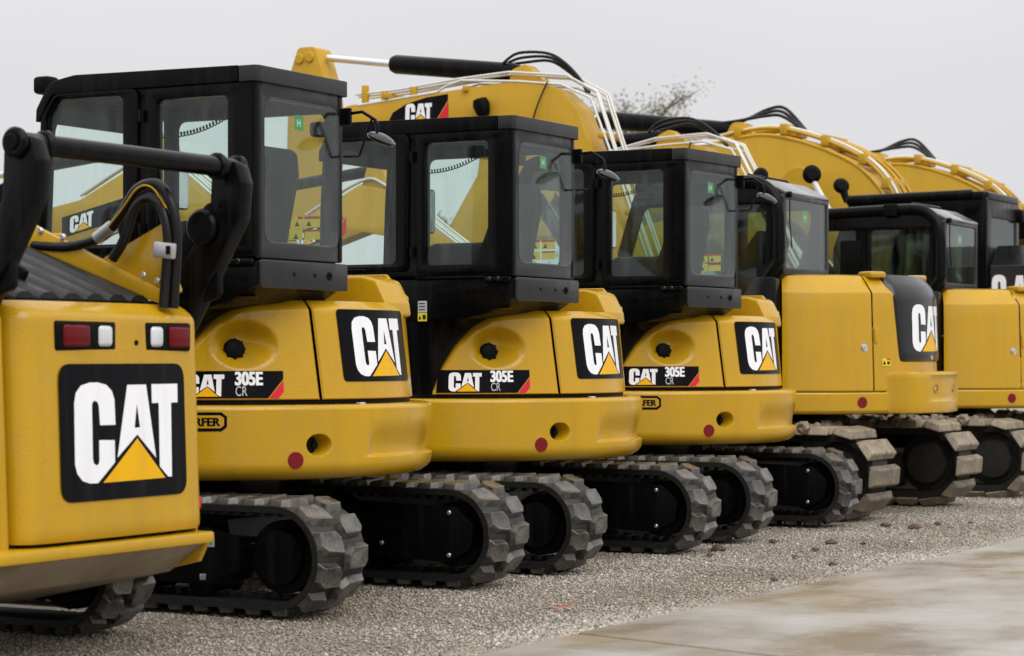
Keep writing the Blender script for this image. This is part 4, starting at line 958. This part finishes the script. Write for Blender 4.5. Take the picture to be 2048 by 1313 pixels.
# ------------------------------------------------------------------ compact track loader (rear view, cut by the left edge)
def track_loader():
    root = empty('track_loader', (0, 0, 0))
    # rear engine door: bulged shell, rounded sides
    rows = []
    zs = [.50, .505, .52, .56, .64, .8, 1.0, 1.1, 1.18, 1.2, 1.22, 1.26, 1.30, 1.325, 1.345, 1.36, 1.38, 1.40, 1.415]
    def outline(z):
        lean = -.035 * (z - .5)
        hw = .545
        pts = []
        for k in range(9): a = R_(-90 + 90 * k / 8 - 0); pts.append((-.11 + .11 * math.sin(R_(90 * k / 8)) + lean, -hw + .085 * (1 - math.cos(R_(90 * k / 8))) - 0))
        pts = [(-.42 + lean, -hw - .07), (-.22 + lean, -hw - .04)] + [(-.10 + .10 * math.sin(R_(11.25 * k)) + lean, -hw - .02 + .11 * (1 - math.cos(R_(11.25 * k)))) for k in range(9)]
        pts += [(lean + .012 * (1 - (y / .5) ** 2), y) for y in (-.35, -.2, 0, .2, .35)]
        pts += [(p[0], -p[1]) for p in reversed(pts[:11])]
        return pts
    for z in zs:
        o = outline(z); top = max(0, (z - 1.345) / .07); bt = max(0, (.52 - z) / .02)
        rows.append([(x - .075 * top ** 2 - .01 * bt, y * (1 - .02 * top), z + .0) for x, y in o])
    door = grid('engine_door', rows, 'yellow', root, 30)
    prism('door_top', [(x - .075, y * .98) for x, y in outline(1.41)], 1.36, 1.413, 'yellow', door, 'z', 0)
    P0 = lambda z: -.035 * (z - .5) + .012
    # side wings of the rear frame
    for s_ in (-1, 1):
        prism('rear_wing', rpoly([(-1.1, .44), (-.06, .44), (-.10, 1.36), (-.3, 1.40), (-1.1, 1.40)], .03), (-.64 if s_ < 0 else .55), (-.60 if s_ < 0 else .566), 'yellow', root, 'y', .01)
    box('side_marker', (-.06, .556, .60), (.02, .03, .05), 'decal_red', root, bev=.004)
    # logo panel
    mp = lambda u, v, l_: (P0(v) + .012 * (0 - (u / .5) ** 2) + .0035 + l_, u, v)
    q = rpoly([(-.385, .648), (.40, .648), (.40, 1.175), (-.385, 1.175)], .065, 6)
    rim = rpoly([(-.385, .635), (.415, .635), (.415, 1.195), (-.385, 1.195)], .08, 6)
    decal('logo_decal', [(*fill2d(q), 'decal_black', .001), *logo(-.305, .715, .655, .388, .0025)], mp, door, .06)
    # lamps in dark recesses
    for y_, wd, nm, mt in ((-.28, .19, 'tail_lamp', 'lamp_red'), (-.105, .115, 'reverse_lamp', 'lamp_clear'), (.22, .11, 'reverse_lamp', 'lamp_clear'), (.365, .165, 'tail_lamp', 'lamp_red')):
        bm = bmesh.new(); add_box(bm, (P0(1.28) - .006, y_, 1.282), (.04, wd * .92 - .02, .085), None, .019 if nm == 'reverse_lamp' else .012, 4); o = from_bm(nm, bm, mt, door)
    for y_, wd in ((-.215, .36), (.30, .30)):
        bm = bmesh.new(); add_box(bm, (P0(1.28) - .012, y_, 1.282), (.03, wd, .115), None, .012, 3); from_bm('lamp_recess', bm, 'black_matte', door)
    disc('door_latch', (P0(1.26) + .002, .09, 1.258), (1, 0, 0), .011, .006, 'black_matte', door, 12, .002)
    # bumper and belly
    prism('rear_bumper', rpoly([(-.9, -.80), (.035, -.80), (.05, -.70), (.05, .52), (.03, .545), (-.9, .545)], [.02, .05, .03, .02, .02, .02]), .44, .485, 'yellow', root, 'z', .008)
    prism('belly_plate', rpoly([(.02, .44), (-.16, .315), (-.9, .16), (-1.4, .16), (-1.4, .44)], .01), -.60, .50, 'belly_dust', root, 'y', .005)
    prism('belly_side', rpoly([(.02, .438), (-.02, .36), (-.5, .25), (-1.2, .25), (-1.2, .438)], .01), .503, .53, 'yellow', root, 'y', .005)
    # sloped cooling grille with ribs
    rb = prism('cooling_grille', [(-1.0, 1.73), (-.14, 1.42), (-.14, 1.36), (-1.0, 1.60)], -.50, .33, 'black_matte', root, 'y', .005)
    ang = math.atan2(-.31, .86)
    for k in range(6):
        y_ = -.42 + .14 * k
        bm = bmesh.new()
        add_prism(bm, [(y_ - .06, 0), (y_ + .06, 0), (y_ + .045, .014), (y_ + .022, .026), (y_ - .022, .026), (y_ - .045, .014)], -.99, -.145, 'x')
        for v in bm.verts: v.co.z += 1.728 + (v.co.x + .99) * (1.425 - 1.728) / .845
        from_bm('grille_rib', bm, 'rib_black', rb)
    prism('grille_side_rail', rpoly([(-1.02, 1.78), (-.78, 1.775), (-.70, 1.735), (-.02, 1.45), (-.02, 1.40), (-1.02, 1.70)], .01), .33, .36, 'yellow', root, 'y', .004)
    br = prism('hose_bracket', rpoly([(-.42, 1.60), (-.10, 1.46), (.0, 1.46), (-.05, 1.60), (-.06, 1.76), (-.28, 1.66)], .015), .36, .38, 'yellow', root, 'y', .003)
    for x, z in ((-.16, 1.535), (-.09, 1.51), (-.58, 1.70), (-.70, 1.73)): disc('rail_bolt', (x, .326, z), (0, 1, 0), .014, .016, 'zinc', br, 8, .004)
    box('deflector', (-.36, -.26, 1.52), (.16, .03, .12), 'black_matte', root, Matrix.Rotation(.5, 4, 'Y'), .02)
    prism('rail_guard', rpoly([(-1.0, 1.72), (-.62, 1.72), (-.62, 1.68), (-1.0, 1.68)], .01), .36, .40, 'yellow', root)
    # hoses over the top
    for k in range(2):
        r = .021; d = .03 * k
        tube('hydraulic_hose', [(-.75, .34, 1.67 - d), (-.55, .33, 1.66 - d), (-.36, .32, 1.70 - d), (-.26, .31, 1.79 - d), (-.17, .30, 1.885 - d * 1.5), (-.07, .30, 1.90 - d * 2), (.0, .30, 1.82 - d), (.02, .31, 1.70), (.0, .33, 1.55), (-.02, .34, 1.40)] if k == 0 else
             [(-.30, .30, 1.60), (-.24, .30, 1.68), (-.18, .29, 1.80), (-.11, .29, 1.845), (-.04, .29, 1.80), (-.01, .29, 1.68), (-.03, .30, 1.50), (-.04, .30, 1.40)], r, 'hose_black', root, 10, 6)
    tube('hose_stripe', [(-.345, .297, 1.71), (-.245, .287, 1.80), (-.155, .278, 1.885), (-.08, .278, 1.885), (-.01, .28, 1.80)], .004, 'yellow', root, 6, 6)
    tube('hose_ferrule', [(-.395, .322, 1.69), (-.315, .315, 1.735)], .028, 'zinc', root, 14)
    box('hose_clamp', (-.015, .275, 1.63), (.10, .03, .065), 'zinc', root, Matrix.Rotation(.1, 4, 'Y'), .008)
    box('clamp_eye', (.015, .257, 1.63), (.02, .006, .035), 'black_matte', root, bev=.002)
    # lift arms with cross tube
    for s_ in (-1, 1):
        y_ = s_ * .64
        arm = prism('lift_arm', rpoly([(.10, 2.02), (.135, 1.92), (.12, 1.77), (-.07, 1.45), (-.16, 1.30), (-.9, 1.30), (-.9, 1.42), (-.30, 1.44), (-.20, 1.55), (-.03, 1.78), (-.02, 1.99)], [.04, .03, .04, .04, .04, .02, .02, .04, .05, .04, .05]), y_ - .045, y_ + .045, 'black_paint', root, 'y', .012, 2)
        prism('arm_cheek', rpoly([(-.17, 1.74), (-.02, 1.88), (.0, 1.45), (-.20, 1.40), (-.32, 1.40)], .04), y_ - .02 * 1, y_ + .02, 'black_matte', arm, 'y', .006)
        disc('pivot_boss', (-.05, y_ - .055 * s_, 1.74), (0, 1, 0), .075, .06, 'black_paint', arm, 24, .012)
    ct = tube('cross_tube', [(.05, -.70, 1.985), (.05, .70, 1.985)], .041, 'black_paint', root, 20)
    for y_ in (-.70, -.54, .54, .68): disc('tube_collar', (.05, y_, 1.985), (0, 1, 0), .056, .035, 'black_paint', ct, 24, .01)
    disc('tube_socket', (.05, -.722, 1.985), (0, 1, 0), .03, .012, 'black_matte', ct, 20, .003)
    tube('gas_strut', [(-.12, -.60, 1.66), (-.16, -.60, 1.50)], .016, 'label_grey', root, 10)
    # cab block ahead, tracks
    prism('engine_body', [(-1.2, -.55), (-.4, -.55), (-.4, .55), (-1.2, .55)], .45, 1.37, 'black_matte', root, 'z', .02)
    prism('cab_shell', rpoly([(-2.4, .6), (-1.22, .6), (-1.22, 1.9), (-1.35, 2.02), (-2.3, 2.02)], .08), -.50, .45, 'black_paint', root, 'y', .03)
    for yc in (-.72, .72):
        t = belt('track', -1.75, -.80, .31, .27, .03, yc - .16, yc + .16, 'belt_rubber', root, 90)
        P = 2 * .95 + 2 * math.pi * .27; n = 30
        for k in range(n):
            o = put_on_path(LUGS[-1][k % 4], 'tread_lug', t, -1.75, -.80, .31, .27, P * k / n, yc); o.scale = (1, .8, 1)
            o = put_on_path(LUGS[1][k % 4], 'tread_lug', t, -1.75, -.80, .31, .27, P * (k + .5) / n, yc); o.scale = (1, .8, 1)
        disc('idler_wheel', (-.80, yc, .31), (0, 1, 0), .2, .18, 'black_paint', t, 24); disc('idler_wheel', (-1.75, yc, .31), (0, 1, 0), .2, .18, 'black_paint', t, 24)
        prism('roller_frame', [(-1.7, .15), (-.85, .15), (-.85, .45), (-1.7, .45)], yc - .1, yc + .1, 'black_paint', t)
    return root
tl_ = track_loader(); tl_.location = (-5.75, 7.3, 0)
tag(tl_, 'compact track loader seen from behind with black lift arms, cut by the left edge', 'loader')

# ------------------------------------------------------------------ trees behind
def tree(loc, h, cr, seed, label, sparse=1.0, trunk_h=.35, leaf=.09):
    rd = random.Random(seed); rs = np.random.default_rng(seed)
    t = empty('tree', loc); bm = bmesh.new(); tips = []
    add_tube(bm, [(0, 0, -.1), (.03 * h * .3, 0, h * .3), (.0, .05, h * .6), (.1, 0, h * .9)], [h * .028, h * .02, h * .013, h * .004], 8)
    for k in range(26):
        z0 = h * rd.uniform(trunk_h, .85); a = rd.uniform(0, 6.28); ln = cr * rd.uniform(.6, 1.1) * (1.15 - .5 * z0 / h); up_ = rd.uniform(.3, .9)
        p1 = Vector((math.cos(a) * ln * .5, math.sin(a) * ln * .5, z0 + up_ * ln * .5)); p2 = Vector((math.cos(a + .2) * ln, math.sin(a + .2) * ln, z0 + up_ * ln * 1.1))
        add_tube(bm, [(0, 0, z0), p1, p2], [h * .008, h * .005, h * .002], 5)
        for _ in range(3):
            b2 = rd.uniform(0, 6.28); q = p1.lerp(p2, rd.uniform(.2, 1)) + Vector((math.cos(b2), math.sin(b2), rd.uniform(.1, .9))) * cr * .3
            add_tube(bm, [p1.lerp(p2, .5), q], [h * .003, h * .0012], 4); tips += [q, p2, p1.lerp(p2, rd.uniform(.4, 1))]
    from_bm('trunk', bm, 'bark', t)
    n = int(9000 * sparse); T = np.array([tuple(p) for p in tips]); idx = rs.integers(0, len(T), n)
    C = T[idx] + rs.normal(0, cr * .085, (n, 3)); d1 = rs.normal(0, 1, (n, 3)); d1 /= np.linalg.norm(d1, axis=1)[:, None]
    d2 = rs.normal(0, 1, (n, 3)); d2 -= (d1 * d2).sum(1)[:, None] * d1; d2 /= np.linalg.norm(d2, axis=1)[:, None]
    s = leaf * rs.uniform(.6, 1.3, (n, 1)); V = np.stack([C - d1 * s, C + d2 * s * .5, C + d1 * s, C - d2 * s * .5], 1).reshape(-1, 3)
    me = bpy.data.meshes.new('crown'); me.from_pydata(V.tolist(), [], np.arange(4 * n).reshape(-1, 4).tolist())
    sh = np.repeat(np.clip(rs.normal(.5, .15, len(T))[idx] + rs.normal(0, .15, n), 0, 1), 4).astype(np.float32)
    at = me.attributes.new('shade', 'FLOAT', 'POINT'); at.data.foreach_set('value', sh)
    link('crown', me, 'leaf', t, None)
    tag(t, label, 'tree', 'trees beyond the yard'); return t
def cam_at(px, d):   # point on the ground at image column px (of 2048) and depth d
    r = (px - 1024) / 4680 * d; return (math.cos(A) * r - math.sin(A) * d, math.sin(A) * r + math.cos(A) * d, 0)
tree(cam_at(1258, 62), 8.45, 2.2, 3, 'sparse leafy tree rising above the booms in the middle', .95, .35, .042)
tree(cam_at(915, 80), 5.3, 1.8, 5, 'dark bushy tree seen low through the middle mini excavator side window', 1.2)
tree(cam_at(1180, 85), 4.2, 2.0, 8, 'low tree hidden low behind the row of cabs', 1.0)
tree(cam_at(330, 90), 4.6, 2.4, 11, 'rounded tree seen low through the nearest cab door window', 1.2)
# ------------------------------------------------------------------ bits on the gravel
def onground(x, y):
    d = 4680 * 1.2 / (y - 715); return cam_at(x, d)
CLODS = ['brown mud clod below the first steel track, left one of a close pair', 'widest brown mud clod, right one of a pair below the steel tracks', 'small mud clod right of the widest clod, below the second steel track',
  'stout brown mud clod halfway between the last rubber track and the concrete', 'flat mud clod just right of the last rubber track of the third mini excavator', 'small mud clod right of the stout one, below the steel tracks',
  'single mud clod nearest the concrete edge below the stout clod', 'tiny mud clod left of the stout one in the open gravel', 'small mud clod lying lowest on the gravel, left of the concrete edge',
  'large mud clod at the foot of the fifth rubber track', 'mud clod farthest right on the gravel, below the cut off excavator', 'small mud clod touching the lower left of the stout clod', 'small mud clod directly below the large one at the rubber track']
for k, (x, y, s) in enumerate(((1772, 1052, .035), (1829, 1056, .045), (1875, 1048, .025), (1663, 1087, .035), (1546, 1085, .03), (1726, 1089, .02), (1665, 1130, .022), (1590, 1115, .018), (1548, 1160, .02), (1437, 1100, .045), (1941, 1047, .02), (1630, 1100, .02), (1420, 1112, .022))):
    bm = bmesh.new(); bmesh.ops.create_icosphere(bm, subdivisions=2, radius=1); rd = random.Random(k)
    for v in bm.verts: v.co = Vector((v.co.x * rd.uniform(.8, 1.25) * s * 1.2, v.co.y * rd.uniform(.8, 1.25) * s, max(-.3, v.co.z) * rd.uniform(.75, 1.2) * s * .6))
    o = from_bm('mud_clod', bm, 'clod', None, 20); p = onground(x, y); o.location = (p[0], p[1], .004); o.rotation_euler = (0, 0, rd.uniform(0, 6))
    tag(o, CLODS[k], 'mud clod', 'mud clods on the gravel')
p = onground(1128, 1220)
o = prism('plastic_scrap', rpoly([(-.045, -.005), (.03, -.008), (.05, .003), (.0, .007), (-.04, .004)], .002), 0, .006, 'orange_scrap', None, 'z', 0)
for v in o.data.vertices: v.co.z += .012 * math.sin(v.co.x * 40) + .01
o.location = (p[0], p[1], .004); o.rotation_euler = (0, 0, A)
tag(o, 'thin orange scrap of plastic lying on the gravel in front', 'litter')
